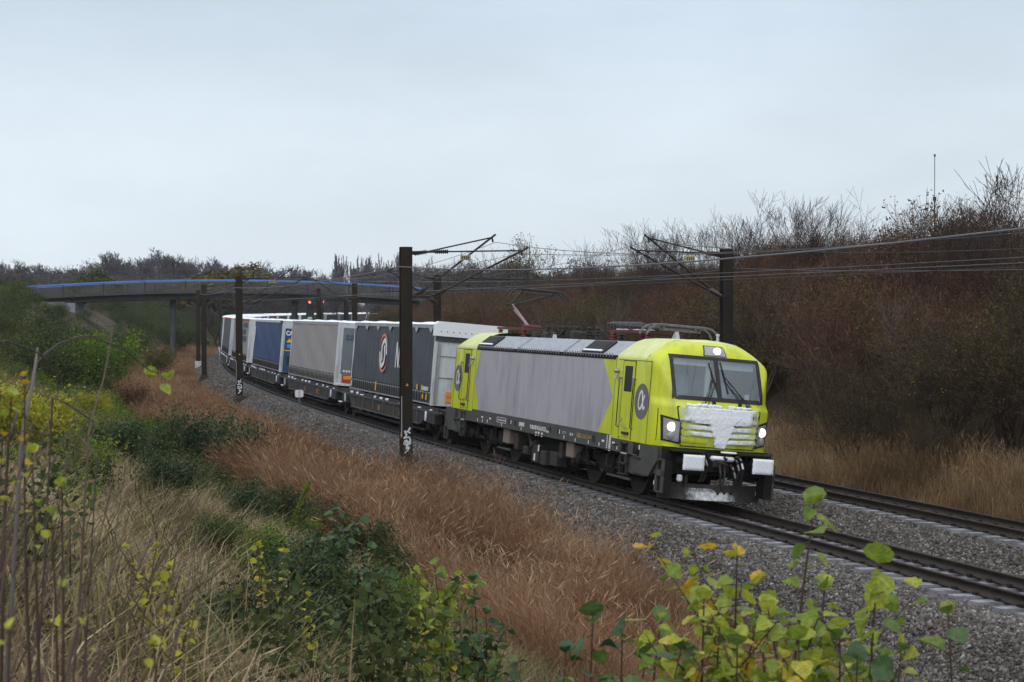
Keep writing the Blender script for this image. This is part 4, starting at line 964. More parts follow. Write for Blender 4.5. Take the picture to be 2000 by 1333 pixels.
def use(o, parent, M):
    """first use takes the object itself, later ones copies of it; placed at world matrix M under parent"""
    if o.name not in used_p: used_p.add(o.name); c = o
    else: c = o.copy(); COL.objects.link(c)
    c.parent = parent; c.matrix_parent_inverse = Matrix(); c.matrix_basis = pm[parent.name].inverted() @ M; pm[c.name] = M
    return c
pm = {}
PITCH, T0 = 17.33, -27.95
ORD = ['first', 'second', 'third', 'fourth', 'fifth', 'sixth', 'seventh', 'eighth', 'ninth', 'tenth', 'eleventh']
NT = 20
for wi in range(NT // 2):
    sA = T0 - PITCH * 2 * wi; sB = sA - PITCH; mid = (sA + sB) / 2; Mw = vehicle_matrix(mid - 8, mid + 8)
    lab = ('pocket wagon with snow on its sills %s behind the locomotive' % ORD[wi]) if wi else 'pocket wagon coupled straight to the locomotive, under the slate trailer'
    w = tag(empty('pocket_wagon', Mw), lab, 'wagon', 'pocket wagons carrying the trailers'); pm[w.name] = Mw
    for s in (sA, sB):
        Mf = vehicle_matrix(s - 7, s + 7); f = use(fw, w, Mf); use(lump_proto, f, Mf)
        if wi == 0: use(plate_proto, f, Mf)
    for s in (sA + 7.2, mid, sB - 7.2):
        Mb = vehicle_matrix(s - .9, s + .9); b = use(bogie_proto, w, Mb); [use(q, b, Mb) for q in wheel_protos]
tr_list = [
    trailer('slate trailer with a ringed white S emblem, directly behind the locomotive', cm_dark, whitep, 'dark'),
    trailer('pale grey trailer whose end door reads sa, behind the slate one', cm_grey, whitep, 'grey'),
    trailer('royal blue trailer with white edges, third behind the locomotive', cm_blue, whitep, 'blue'),
    trailer('grey trailer with blocks of dark blue lettering, behind the royal blue one', cm_grey2, whitep, 'text', True),
    trailer('charcoal trailer with red top rail and white end, fifth behind the locomotive', cm_coal, whitep, 'plain', True),
    trailer('dark teal trailer at the outermost point of the bend, sixth in the train', cm_teal, whitep, 'plain')]
for i in range(6, NT):
    t = copy_tree(tr_list[(4, 5, 5, 4, 2, 5, 4)[i % 7]]) if i % 7 != 4 else copy_tree(tr_list[5])
    t['label'] = 'distant white-roofed trailer beyond the bend, number %s from the locomotive' % ['seven', 'eight', 'nine', 'ten', 'eleven', 'twelve', 'thirteen', 'fourteen', 'fifteen', 'sixteen', 'seventeen', 'eighteen', 'nineteen', 'twenty'][i - 6]
    tr_list.append(t)
for i, t in enumerate(tr_list):
    s = T0 - PITCH * i; t.matrix_world = vehicle_matrix(s - 5.5, s + 5.5)

# ------------------------------------------------------------------ overhead line: masts, brackets, wires
mast_m = mat('brown_mast_steel', (.019, .015, .011), .8, .1, var=.3, scale=2, spec=.25, dirt=(.036, .026, .018), dirt_amt=.6, stretch=(1, 1, .3))
conc = mat('concrete', (.22, .21, .20), .9, var=.25, scale=3, dirt=(.10, .095, .09), dirt_amt=.6)
cant_m = mat('bracket_tube', (.022, .020, .020), .6, .3, var=.2)
ins_m = mat('brown_insulator', (.035, .018, .014), .35, var=.2)
wire_m = mat('wire_weathered', (.10, .085, .09), .5, .4, var=.1)
wire_d = mat('wire_dark', (.045, .04, .042), .5, .4)
wire_l = mat('wire_covered_grey', (.13, .125, .14), .5, .2)
def mast(label, s, n, top, w=.34, base_z=None, sg=-1, arms=(), extra=None):
    """sg -1: mast stands left of the tracks (near side) with brackets reaching right"""
    M = frame_matrix(s, n, 0); gz = float(ground_z(s, n)) if base_z is None else base_z
    t = tag(empty('catenary_mast', M), label, 'mast', 'steel masts carrying the overhead line')
    # H section turned so that its flat flange faces along the line
    mb2 = MB(); mb2.box(-.03 - .12, -.12, -w / 2, w / 2, gz + .35, top); mb2.box(.12, .15, -w / 2, w / 2, gz + .35, top); mb2.box(-.12, .12, -.02, .02, gz + .35, top); mb2.box(-.15, .15, -w / 2, w / 2, top, top + .012)
    mb2.build('post', mast_m, t, 0)
    mb = MB(); mb.prism([(-.36, gz - .4), (.36, gz - .4), (.36, gz + .10), (.24, gz + .36), (-.24, gz + .36), (-.36, gz + .10)], 0, -.36, .36); mb.build('foundation', mat('dark_base', (.045, .04, .034), .9, var=.4), t, 0)
    for arm in arms: bracket(t, arm, n, sg)
    return t, gz
def bracket(t, a, n0, sg):
    """a: dict of points (n, z) measured from the track axis, dx along the line"""
    dx = a.get('dx', 0.0); P = lambda q: (dx, q[0] - n0, q[1])
    mb = MB()
    mb.tube([P(a['lo2']), P(a['tip'])], .034, 8)
    if 'top2' in a: mb.tube([P(a['top2']), P(a['join'])], .024, 8)
    if 'reg' in a: mb.tube([P(q) for q in a['reg']], .026, 8)
    if 'steady' in a: mb.tube([P(q) for q in a['steady']], .014, 6)
    q = P(a['tip']); j = P(a['join']); mb.tube([(j[0], j[1], j[2]), (j[0], j[1] + .03, j[2] - .16)], .03, 6)
    ends = [P(a['lo1'])] + ([P(a['top1'])] if 'top1' in a else [])
    for e in ends: mb.tube([(0 if abs(dx) < .3 else dx * .4, (-.14 if sg > 0 else .14), e[2]), (dx, e[1], e[2])], .035, 6)
    b = mb.build('bracket_arm', cant_m, t)
    mb = MB(); mb.insulator(P(a['lo1']), P(a['lo2']), .085, 7)
    if 'top1' in a: mb.insulator(P(a['top1']), P(a['top2']), .075, 7)
    mb.build('insulator', ins_m, b)
    if 'plate' in a:
        (x0, z0), (x1, z1) = a['plate']; mb = MB(); mb.box(dx - .01, dx + .01, x0 - n0, x1 - n0, z0, z1)
        for x in (x0 + .04, x1 - .04): mb.box(dx - .008, dx + .008, x - n0 - .012, x - n0 + .012, z1, z1 + .10)
        pl = mb.build('number_plate', mat('plate_cream', (.34, .30, .17), .7, var=.2), b, 0)
        mb = MB()
        for k in range(4): mb.box(dx + .012, dx + .014, x0 - n0 + .04 + k * (x1 - x0 - .06) / 4, x0 - n0 + .075 + k * (x1 - x0 - .06) / 4, z0 + .03, z1 - .03)
        mb.build('plate_mark', black, pl, 0)
ARM_A = dict(dx=-.1, lo1=(-2.72, 5.04), lo2=(-2.36, 5.29), tip=(.02, 7.08), top1=(-2.72, 6.42), top2=(-2.30, 6.49), join=(-.10, 6.98))
ARM_B = dict(dx=.75, lo1=(-2.35, 5.05), lo2=(-1.90, 5.26), tip=(.85, 6.63), top1=(-2.27, 6.46), top2=(-1.82, 6.47), join=(.62, 6.53), reg=[(-1.09, 5.63), (1.65, 5.58)], steady=[(.9, 5.57), (.4, 5.36), (.1, 5.36)], plate=((-1.42, 6.20), (-1.08, 6.36)))
def mirror(a, c=TR2 / 2, **kw):
    m = lambda q: (2 * c - q[0], q[1]); b = {}
    for k, v in a.items():
        b[k] = v if k == 'dx' else ([m(q) for q in v] if k in ('reg', 'steady') else ((m(v[1])[0], v[0][1]), (m(v[0])[0], v[1][1])) if k == 'plate' else m(v))
    b.update(kw); return b
SIMPLE = dict(dx=0, lo1=(-2.74, 5.05), lo2=(-2.30, 5.32), tip=(.25, 6.98), top1=(-2.72, 6.42), top2=(-2.28, 6.49), join=(.02, 6.85), reg=[(-1.5, 5.72), (.5, 5.70)], steady=[(.45, 5.69), (.1, 5.36)])
near = [(-17.2, 6.62, 'nearest mast, standing before the slate trailer with graffiti on its foot', (ARM_A, ARM_B)),
        (-58.6, 6.6, 'mast with graffiti on its foot in front of the grey and blue trailers', (ARM_A, ARM_B)),
        (-88.9, 6.55, 'mast left of the train with its foot in the dry grass at the ballast edge', (SIMPLE,)),
        (-119.0, 6.5, 'thin distant mast with a pale foot, just short of the footbridge', (SIMPLE,)),
        (-172.0, 6.5, 'thin distant mast beyond the bridge at the outside of the bend', (SIMPLE,)),
        (-203.0, 6.5, 'farthest slim mast beside the leftmost end of the train', (SIMPLE,))]
whiteg = mat('graffiti_white', (.55, .58, .66), .7)
for i, (s, top, lab, arms) in enumerate(near):
    t, gz = mast(lab, s, -3.02 if i < 3 else -3.1, top, .36 if i == 0 else .36, sg=-1, arms=arms, base_z=-.44 if i < 3 else None)
    if i < 2:
        mb = MB(); r2 = random.Random(30 + i)             # spray-painted scrawl round the foot, flat strokes on the flange
        pts = [(.10, 1.0), (.02, .86), (.11, .82), (-.08, .90), (-.02, .74), (-.12, .66), (.06, .70), (.10, .62), (.09, .46), (-.05, .60), (-.11, .50), (.03, .42), (-.03, .32), (.10, .36), (-.08, .18)]
        for k in range(len(pts) - 1):
            (a, b), (c, d_) = pts[k], pts[k + 1]; l = math.hypot(c - a, d_ - b); w_g = r2.uniform(.018, .042); px, pz = -(d_ - b) / l * w_g, (c - a) / l * w_g; x = .152 + .0007 * (k % 4)
            mb.add([(x, a + px, b + pz + gz + .3), (x, a - px, b - pz + gz + .3), (x, c - px, d_ - pz + gz + .3), (x, c + px, d_ + pz + gz + .3)], [(0, 1, 2, 3)])
        mb.build('graffiti', whiteg, t, 0)
        mb = MB(); mb.box(.10, .156, -.185, -.165, gz + 1.0, gz + 2.3); mb.build('earthing_strip', alu, t, 0)
        mb = MB(); mb.prism([(-.05, gz + 2.63), (.05, gz + 2.63), (0, gz + 2.72)], 0, .151, .154); mb.build('warning_triangle', orangep, t, 0)
    if i == 3:
        mb = MB(); mb.box(-.25, .25, -.28, .28, gz - .05, gz + 1.0, .03); mb.build('painted_foot', whitep, t, 0)
RA, RB = mirror(ARM_A, dx=-.2), mirror(ARM_B, dx=.6)
for s, lab, arms in ((-15.7, 'mast behind the cab of the locomotive on the far side', (RA, RB)), (-55.1, 'mast standing beyond the slate trailer roof on the far side', (RA, mirror(SIMPLE, dx=.6))),
                     (-84.5, 'far-side mast right of the red signals', (mirror(SIMPLE),)), (-114.0, 'slim far-side mast under the bridge, left of the red signals', (mirror(SIMPLE),))):
    mast(lab, s, 7.52, 6.62, .36, sg=1, arms=arms)

def wire(label, pts, r, m, group='wires of the overhead line'):
    mb = MB(); mb.tube(pts, r, 6, True); return tag(mb.build('overhead_wire', m), label, 'wire', group)
def span_pts(sups, k=14):
    """sups: (s, n, z, sag to the next)"""
    out = []
    for (s0, n0, z0, sag), (s1, n1, z1, _) in zip(sups[:-1], sups[1:]):
        for i in range(k):
            u = i / k; out.append(Vector(sn(s0 + (s1 - s0) * u, n0 + (n1 - n0) * u, z0 + (z1 - z0) * u - 4 * sag * u * (1 - u))))
    out.append(Vector(sn(*sups[-1][:3]))); return out
near_s = [27., -17.2, -58.6, -88.9, -119, -146, -172, -203]
far_s = [29., -15.7, -55.1, -84.5, -114, -146, -176, -205]
def dropper_set(parent, ss, nm, mz, cz, sag):
    mb = MB()
    for a, b in zip(ss[:-1], ss[1:]):
        for u in (.12, .3, .5, .7, .88):
            s = a + (b - a) * u; p = Vector(sn(s, nm, mz - 4 * sag * u * (1 - u))); q = Vector(sn(s, nm, cz)); mb.tube([p, q], .006, 4, False)
    return mb.build('dropper', wire_d, parent, 0)
w1 = wire('messenger wire of the near track above the locomotive', span_pts([(s, -.0, 6.82, 1.0 if i == 0 else .75) for i, s in enumerate(near_s)]), .009, wire_m); dropper_set(w1, near_s, 0, 6.82, 5.36, .8)
wire('contact wire of the near track pressed by the raised pantograph', span_pts([(s, .28 * (-1) ** i, 5.34, 0) for i, s in enumerate(near_s)]), .009, wire_m)
wire('second contact wire over the near track, rising away from it', span_pts([(27, 1.25, 5.60, .1), (-17.2, .85, 5.56, .05), (-58.6, 1.3, 6.4, 0)]), .008, wire_m)
wire('second messenger wire over the near track, anchored at the masts', span_pts([(27, 1.0, 6.25, .45), (-17.2, .80, 6.45, .35), (-58.6, .9, 6.5, 0)]), .008, wire_d)
w2 = wire('messenger wire of the far track seen against the bare trees', span_pts([(s, TR2, 6.86, 1.0 if i == 0 else .75) for i, s in enumerate(far_s)]), .008, wire_d); dropper_set(w2, far_s, TR2, 6.86, 5.5, .8)
wire('contact wire of the far track', span_pts([(s, TR2 + .25 * (-1) ** i, 5.48, 0) for i, s in enumerate(far_s)]), .008, wire_d)
wire('thick pale feeder cable slung along the near masts', span_pts([(29, -3.4, 6.1, .55), (-17.2, -3.22, 6.0, .25), (-58.6, -3.25, 5.95, .2), (-88.9, -3.25, 5.9, .15), (-119, -3.25, 5.9, 0)]), .016, wire_l)
wire('feeder cable running behind the far masts', span_pts([(29, 7.75, 6.05, .5), (-15.7, 7.75, 6.0, .35), (-55.1, 7.75, 6.0, .3), (-84.5, 7.75, 5.95, .2), (-114, 7.75, 5.9, 0)]), .010, wire_m)
mb = MB(); A = Vector(sn(-17.2 + .75, .9, 6.78)); B_ = Vector(sn(-17.2 + .75, 1.75, 6.35))
mb.tube([A, A + Vector((0, .02, -.5)), A.lerp(B_, .35) + Vector((0, 0, -.95)), A.lerp(B_, .7) + Vector((0, 0, -.9)), B_], .012, 5); mb.tube([A, A + Vector((0, 0, -1.25))], .010, 5); mb.tube([B_, B_ + Vector((0, -.02, -.85))], .010, 5)
tag(mb.build('jumper_cable', wire_d), 'looped jumper cable hanging between wires right of the nearest mast', 'cable')

# ------------------------------------------------------------------ signals, kilometre plate
def signal(label, s, n, top, yaw, lit, tall=True):
    M = Matrix.Translation(Vector(sn(s, n, 0))) @ Matrix.Rotation(head(s) + yaw, 4, 'Z')
    t = tag(empty('railway_signal', M), label, 'signal', 'red signals beside the far track')
    gz = float(ground_z(s, n)); mb = MB(); mb.tube([(-.25, 0, gz), (-.25, 0, top)], .08, 8); mb.build('post', mast_m, t)
    mb = MB(); mb.box(-.16, .0, -.36, .36, top - 1.9, top + .12, .05); hd = mb.build('signal_head', black, t, 20)
    for k in range(3):
        z = top - .18 - k * .34; mb = MB(); mb.lathe((0, -.0, z), 0, [(0, .11), (.02, .11), (.03, .02)], 16)
        mb.build('signal_lamp', mat('red_lamp_lit', (1, .15, .08), .4, emit=(1, .06, .03), estr=14) if k == 0 else ventm, hd)
        mb = MB(); mb.prism([(-.13, z + .04), (-.09, z + .12), (0, z + .15), (.09, z + .12), (.13, z + .04)], 0, 0, .22); mb.build('hood', black, hd)
    mb = MB(); mb.box(.0, .012, -.2, .2, top - 1.75, top - 1.55); mb.build('signal_plate', whitep, hd, 0)
    return t
signal('railway signal facing the camera with its round red lamp lit', -115.5, 6.85, 5.63, math.radians(-14), True)
signal('edge-on signal showing a red sliver, between two other signals', -104, 7.2, 5.60, math.radians(87), True)
signal('edge-on signal with a red sliver beside the far-side mast', -85.6, 7.2, 5.45, math.radians(87), True)
M = frame_matrix(-36.0, -3.12); t = tag(empty('kilometre_sign', M @ Matrix.Rotation(math.radians(-16), 4, 'Z')), 'small white number plate on a grey post in the ballast', 'sign')
gz = -1.0; mb = MB(); mb.tube([(0, 0, gz), (0, 0, 1.25)], .035, 8); mb.build('post', mat('galvanised_post', (.15, .15, .15), .6, .3), t)
mb = MB(); mb.prism([(-.18, .97), (-.13, .92), (.13, .92), (.18, .97), (.18, 1.19), (.13, 1.24), (-.13, 1.24), (-.18, 1.19)], 0, .04, .055); pl = mb.build('plate', mat('plate_white', (.60, .60, .66), .6), t, 0)
for ch, z, sz in (('2', 1.15, .17), ('2', 1.0, .13)): text_mesh('numeral', ch, sz, black, pl, Matrix.Translation((.058, 0, z)) @ Matrix.Rotation(PI / 2, 4, 'Z') @ Matrix.Rotation(PI / 2, 4, 'X'), .003)

# ------------------------------------------------------------------ the footbridge over the cutting
DB = 172.0; BL, BR_ = -50.4, -9.5
bm = frame_matrix(0); axis_r = Vector((0.3158, 0.9488, 0)); axis_d = Vector((-.9488, .3158, 0)); O = Vector((34.6, -16.66, 0)) + axis_d * DB
BM = Matrix((( axis_r.x, axis_d.x, 0, O.x), (axis_r.y, axis_d.y, 0, O.y), (0, 0, 1, 0), (0, 0, 0, 1)))
br = tag(empty('road_bridge', BM), 'flat-arched dark bridge with a bright blue handrail over the railway', 'bridge')
def zr(x): return 8.00 - ((x + 30.5) / 21) ** 2 * .80     # handrail height along the bridge
girder_m = mat('bridge_girder_dark', (.028, .026, .024), .8, var=.3, scale=1.5); slab_m = mat('bridge_slab', (.050, .047, .044), .85, var=.3, scale=2, dirt=(.09, .085, .08), dirt_amt=.5)
xs = np.linspace(BL, BR_, 43)
def strip(name, m, z0, z1, y0, y1):
    mb = MB()
    for a, b in zip(xs[:-1], xs[1:]):
        vs = [(x, y, zr(x) + z) for x in (a, b) for y in (y0, y1) for z in (z0, z1)]; mb.add(vs, [(0, 2, 3, 1), (4, 5, 7, 6), (0, 4, 6, 2), (1, 3, 7, 5), (0, 1, 5, 4), (2, 6, 7, 3)])
    return mb.build(name, m, br, 0)
strip('girder', girder_m, -2.02, -1.42, .6, 4.6); strip('deck_slab', slab_m, -1.42, -1.16, 0, 5.2)
infill = mat('railing_grey', (.075, .075, .075), .7, var=.2)
for y in (.12, 5.08):
    strip('handrail', mat('blue_handrail', (.07, .19, .47), .5, var=.2, scale=.6), -.12, .02, y - .05, y + .05)
    mb = MB()
    for x in np.arange(BL, BR_, 4.2): mb.box(x - .05, x + .05, y - .05, y + .05, zr(x) - 1.2, zr(x) - .12)
    mb.build('railing_post', girder_m, br, 0)
    mb = MB()
    for x in np.arange(BL, BR_, .13): mb.box(x - .018, x + .018, y - .012, y + .012, zr(x) - 1.16, zr(x) - .12)
    tag(mb.build('railing_bars', infill, br, 0), kind='stuff')
def pier(x, y, r):
    P = BM @ Vector((x, y, 0)); mb = MB(); mb.lathe((x, y, 0), 2, [(-1.6, r), (zr(x) - 1.98, r)], 16); mb.build('pier', mat('pier_concrete', (.060, .066, .07), .85, var=.25, scale=1, dirt=(.15, .16, .18), dirt_amt=.4), br)
for x in (-35.4, -22.7): pier(x, 2.6, .33)
mb = MB(); mb.box(-46.0, -45.0, .2, 5.0, -1, zr(-45.5) - 2.0); mb.m = 1; mb.box(-50.5, -46.0, .0, 5.2, -1, zr(-48) - 1.75); mb.build('abutment', [mat('abutment_pale', (.24, .25, .29), .9, var=.35, scale=2), mat('abutment_concrete', (.15, .16, .17), .9, var=.35, scale=1.5)], br, 0)
# ------------------------------------------------------------------ plants
def unit(a): return a / (np.linalg.norm(a, axis=-1, keepdims=True) + 1e-9)
def prisms(P0, P1, r0, r1):
    """three-sided sticks between point arrays -> V, F"""
    d = unit(P1 - P0); ref = np.where(np.abs(d[:, 2:3]) < .9, np.array([[0, 0, 1.]]), np.array([[1., 0, 0]])); u = unit(np.cross(d, ref)); w = np.cross(d, u); V = np.empty((len(P0), 6, 3))
    for k in range(3):
        a = 2 * PI * k / 3; o = u * math.cos(a) + w * math.sin(a); V[:, k] = P0 + o * r0[:, None]; V[:, 3 + k] = P1 + o * r1[:, None]
    b = (np.arange(len(P0)) * 6)[:, None]
    F = np.concatenate([b + np.array([[k, (k + 1) % 3, 3 + (k + 1) % 3, 3 + k]]) for k in range(3)], 0)
    return V.reshape(-1, 3), F
def diamonds(C, A, Nn, size, width=.5, fold=.12):
    """pointed leaves: base, two sides, tip, slightly folded"""
    s = size[:, None]; B = np.cross(A, Nn); V = np.stack([C, C + A * s * .45 + B * s * width * .5 + Nn * s * fold, C + A * s, C + A * s * .45 - B * s * width * .5 + Nn * s * fold], 1)
    return V.reshape(-1, 3), (np.arange(len(C)) * 4)[:, None] + np.array([[0, 1, 2, 3]])
def grow(r, p, d, L, rad, depth, segs, tips, up=.12, kids=(2, 4), spread=.75, ratio=.62, wob=.16, steps=3):
    p = np.array(p, float); d = np.array(d, float); q = rad
    for i in range(steps):
        d = d + r.normal(0, wob, 3) + np.array([0, 0, up]); d /= np.linalg.norm(d); n = p + d * L / steps; q2 = rad * (1 - .55 * (i + 1) / steps)
        segs.append((p, n, q, q2)); p, q = n, q2
        if depth > 0 and (i > 0 or steps < 3):
            for _ in range(r.integers(kids[0], kids[1] + 1) if i == steps - 1 else r.integers(1, kids[1])):
                e = r.normal(0, 1, 3); e -= d * e.dot(d); e /= np.linalg.norm(e) + 1e-9; sp = spread * r.uniform(.5, 1.2)
                c = d * math.cos(sp) + e * math.sin(sp); grow(r, p, c, L * ratio * r.uniform(.7, 1.15), q * .62, depth - 1, segs, tips, up, kids, spread, ratio, wob, steps)
    if depth == 0: tips.append((p, d))
def seg_mesh(segs, rmin=0.0):
    segs = [(a, b, max(c, rmin), max(d, rmin * .8)) for a, b, c, d in segs]; a = np.array([s[0] for s in segs]); b = np.array([s[1] for s in segs]); return prisms(a, b, np.array([s[2] for s in segs]), np.array([s[3] for s in segs]))
def leaf_cloud(r, tips, per, spread, size, width=.55, droop=.3):
    T = np.array([t[0] for t in tips]); n = len(T) * per; C = np.repeat(T, per, 0) + r.normal(0, spread, (n, 3)); A = unit(r.normal(0, 1, (n, 3)) + np.array([0, 0, -droop])); Nn = unit(np.cross(A, r.normal(0, 1, (n, 3)))); return diamonds(C, A, Nn, size * r.uniform(.6, 1.25, n), width), C

twig_m = mat('bare_twig', (.055, .040, .036), .9, var=.35, scale=2, spec=.1)
twig_red = foliage('reddish_twig', [(0, (.036, .018, .013)), (.5, (.130, .062, .044)), (.85, (.22, .125, .092)), (1, (.36, .27, .22))], 0, .9, .12)
twig_hazed = mat('hazed_twig', (.105, .098, .110), .9, var=.3, scale=.3, spec=.1)  # far wood only: distance haze mixed into the twig colour as lilac-grey
lf_hazed = foliage('hazed_dead_leaf', [(0, (.055, .048, .050)), (.5, (.095, .085, .088)), (1, (.14, .12, .11))], .2)  # brushwood leaves greyed to carry the haze in their own colour
stem_b = mat('brown_stem', (.075, .050, .036), .85, var=.3, scale=4, spec=.2)
bark = mat('bark', (.050, .042, .036), .95, var=.4, scale=5, bump=.5, bscale=20, spec=.1)
lf_thicket = foliage('thicket_leaf', [(0, (.045, .025, .018)), (.5, (.125, .062, .038)), (.8, (.15, .09, .038)), (1, (.22, .17, .045))], .25)
lf_olive = foliage('olive_leaf', [(0, (.030, .026, .010)), (.5, (.085, .068, .020)), (1, (.24, .20, .045))], .3)
lf_green = foliage('green_leaf', [(0, (.020, .034, .014)), (.45, (.050, .074, .024)), (.8, (.095, .115, .032)), (1, (.19, .19, .04))], .3)
lf_dark = foliage('dark_green_leaf', [(0, (.014, .028, .013)), (.5, (.035, .066, .026)), (.85, (.075, .11, .045)), (1, (.15, .19, .10))], .25, rough=.4)
lf_yel = foliage('yellow_leaf', [(0, (.13, .14, .02)), (.5, (.32, .31, .035)), (1, (.50, .44, .06))], .4)
lf_bright = foliage('bright_green_leaf', [(0, (.05, .10, .018)), (.5, (.12, .20, .025)), (1, (.26, .33, .04))], .4)

CAMP = np.array(cam.location); CD, CR, CU = np.array(_d), np.array(_r), np.array(_u)
def toward(px, py, depth):
    """world point at a given depth along the view axis, for plants whose stems reach up from the bank near the camera"""
    v = CD + CR * (px - 1000) / 3265.2 + CU * (666.5 - py) / 3265.2; return CAMP + v * depth
_ss = np.arange(-420, 60, .5); _cp = sn(_ss, 0.0 * _ss)
def to_sn(P):
    P = np.atleast_2d(P); k = np.argmin((P[:, None, 0] - _cp[None, :, 0]) ** 2 + (P[:, None, 1] - _cp[None, :, 1]) ** 2, 1); s = _ss[k]; th = np.interp(s, _S, _TH)
    dx, dy = P[:, 0] - _cp[k, 0], P[:, 1] - _cp[k, 1]; return s + dx * np.cos(th) + dy * np.sin(th), -np.sin(th) * dx + np.cos(th) * dy
def on_ground(px, py):
    t = np.concatenate([np.arange(3, 60, .25), np.arange(60, 420, 1.)]); P = toward(px, py, 1.0)[None] * 0 + CAMP + (toward(px, py, 1.0) - CAMP)[None] * t[:, None]
    s, n = to_sn(P); h = G(s, n)[:, 2]; k = np.argmax(P[:, 2] < h); return float(s[k]), float(n[k]), float(t[k])
def plan_hit(px, n_):
    t = np.arange(10, 420, .5); P = CAMP + (toward(px, 612, 1.0) - CAMP)[None] * t[:, None]; s, n = to_sn(P); k = np.argmax(n > n_); return float(s[k]), float(t[k])

# ---- grasses: each field one mesh of bent blades, some ending in a feathery head
def grass(name, label, m, count, s_rng, n_rng, h, w, lean, seed, head_p=.0, tuft=.25, per=14, dens=None, dry=.5, hscale=None, wind=(0, 0)):
    r = np.random.default_rng(seed); nt_ = count // per
    s = r.uniform(*s_rng, nt_); n = r.uniform(*n_rng, nt_)
    if dens is not None: k = r.random(nt_) < dens(s, n); s, n = s[k], n[k]
    tv = np.clip(dry + .30 * vnoise(s / 3.1, n / 2.2, seed) + .22 * vnoise(s / .8, n / .8, seed + 1), 0, 1); th_ = r.uniform(.7, 1.2, len(s)) * (1 + .25 * vnoise(s / 2.0, n / 1.6, seed + 2))
    if hscale is not None: th_ = th_ * hscale(s, n)
    s = np.repeat(s, per) + r.normal(0, tuft, len(s) * per); n = np.repeat(n, per) + r.normal(0, tuft, len(n) * per); N_ = len(s)
    B = G(s, n, -.03); H = h * np.repeat(th_, per) * r.uniform(.55, 1.15, N_); az = r.uniform(0, 2 * PI, N_); ln = lean * r.uniform(.2, 1.3, N_)
    tl = np.repeat(r.normal(0, lean * .9, (len(s) // per, 2)), per, 0); D = np.stack([np.cos(az) * ln + wind[0] + tl[:, 0], np.sin(az) * ln + wind[1] + tl[:, 1], np.ones(N_)], -1); D2 = np.stack([D[:, 0] * 2.3, D[:, 1] * 2.3, np.ones(N_) * .8], -1)
    M1 = B + unit(D) * (H * .5)[:, None]; T = M1 + unit(D2) * (H * .5)[:, None]; fa = r.uniform(0, PI, N_); S = np.stack([np.cos(fa), np.sin(fa), 0 * fa], -1) * (w * r.uniform(.6, 1.3, N_))[:, None]
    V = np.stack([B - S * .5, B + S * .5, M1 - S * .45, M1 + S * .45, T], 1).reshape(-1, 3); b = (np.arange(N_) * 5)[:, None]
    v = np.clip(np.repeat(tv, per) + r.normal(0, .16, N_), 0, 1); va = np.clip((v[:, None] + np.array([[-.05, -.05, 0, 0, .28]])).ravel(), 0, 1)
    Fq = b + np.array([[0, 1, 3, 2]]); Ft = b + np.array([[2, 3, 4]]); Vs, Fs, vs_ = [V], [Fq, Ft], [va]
    if head_p > 0:
        k = r.random(N_) < head_p; A = unit(D2[k] * np.array([1, 1, .55])); C = T[k]; nn = unit(np.cross(A, r.normal(0, 1, (k.sum(), 3))))
        hv, hf = diamonds(C - A * .05, A, nn, np.minimum(.26, H[k] * r.uniform(.12, .24, k.sum())), .075, .02); Fs.append(hf + len(V)); Vs.append(hv); vs_.append(np.repeat(np.clip(v[k] + .2, 0, 1), 4))
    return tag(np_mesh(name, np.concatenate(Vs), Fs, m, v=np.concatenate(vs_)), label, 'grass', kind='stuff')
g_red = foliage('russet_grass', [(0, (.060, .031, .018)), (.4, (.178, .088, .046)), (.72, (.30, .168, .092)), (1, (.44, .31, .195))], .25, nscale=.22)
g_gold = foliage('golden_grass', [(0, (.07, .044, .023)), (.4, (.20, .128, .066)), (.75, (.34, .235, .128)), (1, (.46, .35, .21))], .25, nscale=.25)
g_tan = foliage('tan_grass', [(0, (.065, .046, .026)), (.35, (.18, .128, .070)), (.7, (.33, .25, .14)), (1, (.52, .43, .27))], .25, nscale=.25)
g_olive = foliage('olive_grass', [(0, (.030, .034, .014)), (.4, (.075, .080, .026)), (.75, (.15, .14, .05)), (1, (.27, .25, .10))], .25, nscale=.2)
clip01 = lambda a: np.clip(a, 0, 1)
grass('russet_reed_grass', 'tall russet reed grass along the foot of the ballast', g_red, 230000, (-72, 19), (-9.6, -3.6), 1.05, .0085, .20, 11, .30, .16, 18, hscale=lambda s, n: clip01((11 - s + 9 * clip01((-n - 5) / 2)) / 7) * .72 + .30 + .42 * np.exp(-((s + 6) / 7) ** 2) - .30 * clip01((n + 5.0) / 1.0) * (1 - .8 * np.exp(-((s + 5) / 8) ** 2)) - .25 * np.exp(-((s + 18) / 2.2) ** 2) + .12 * clip01(-(n + 5) / 3), wind=(.06, -.05), dry=.48)
grass('reed_plumes', 'scattered taller pale reed stems standing out of the russet grass', g_red, 5000, (-60, 10), (-9.0, -5.4), 1.4, .006, .26, 20, 1.0, .25, 4, dry=.60)
grass('short_dry_grass', 'short tan grass below the ballast in the near foreground', g_tan, 60000, (4, 24), (-10.5, -3.2), .42, .009, .4, 12, .1, .14, 16, dry=.42)
grass('distant_russet_grass', 'russet grass strip between the bank and the bend of the track', g_red, 60000, (-190, -70), (-9.5, -3.2), 1.0, .03, .22, 13, .3, .2, 14, hscale=lambda s, n: .95 - .35 * clip01((n + 4.2) / 1.0), dry=.52)
grass('dry_bank_grass', 'bent tan grass covering the bank in front of the camera', g_tan, 200000, (-26, 30), (-18.5, -8.2), .62, .0075, .80, 14, .03, .13, 16, dens=lambda s, n: (.25 + .75 * clip01((s + 26) / 14)) * clip01(.75 + .6 * vnoise(s / 1.7, n / 1.3, 43)), dry=.58)
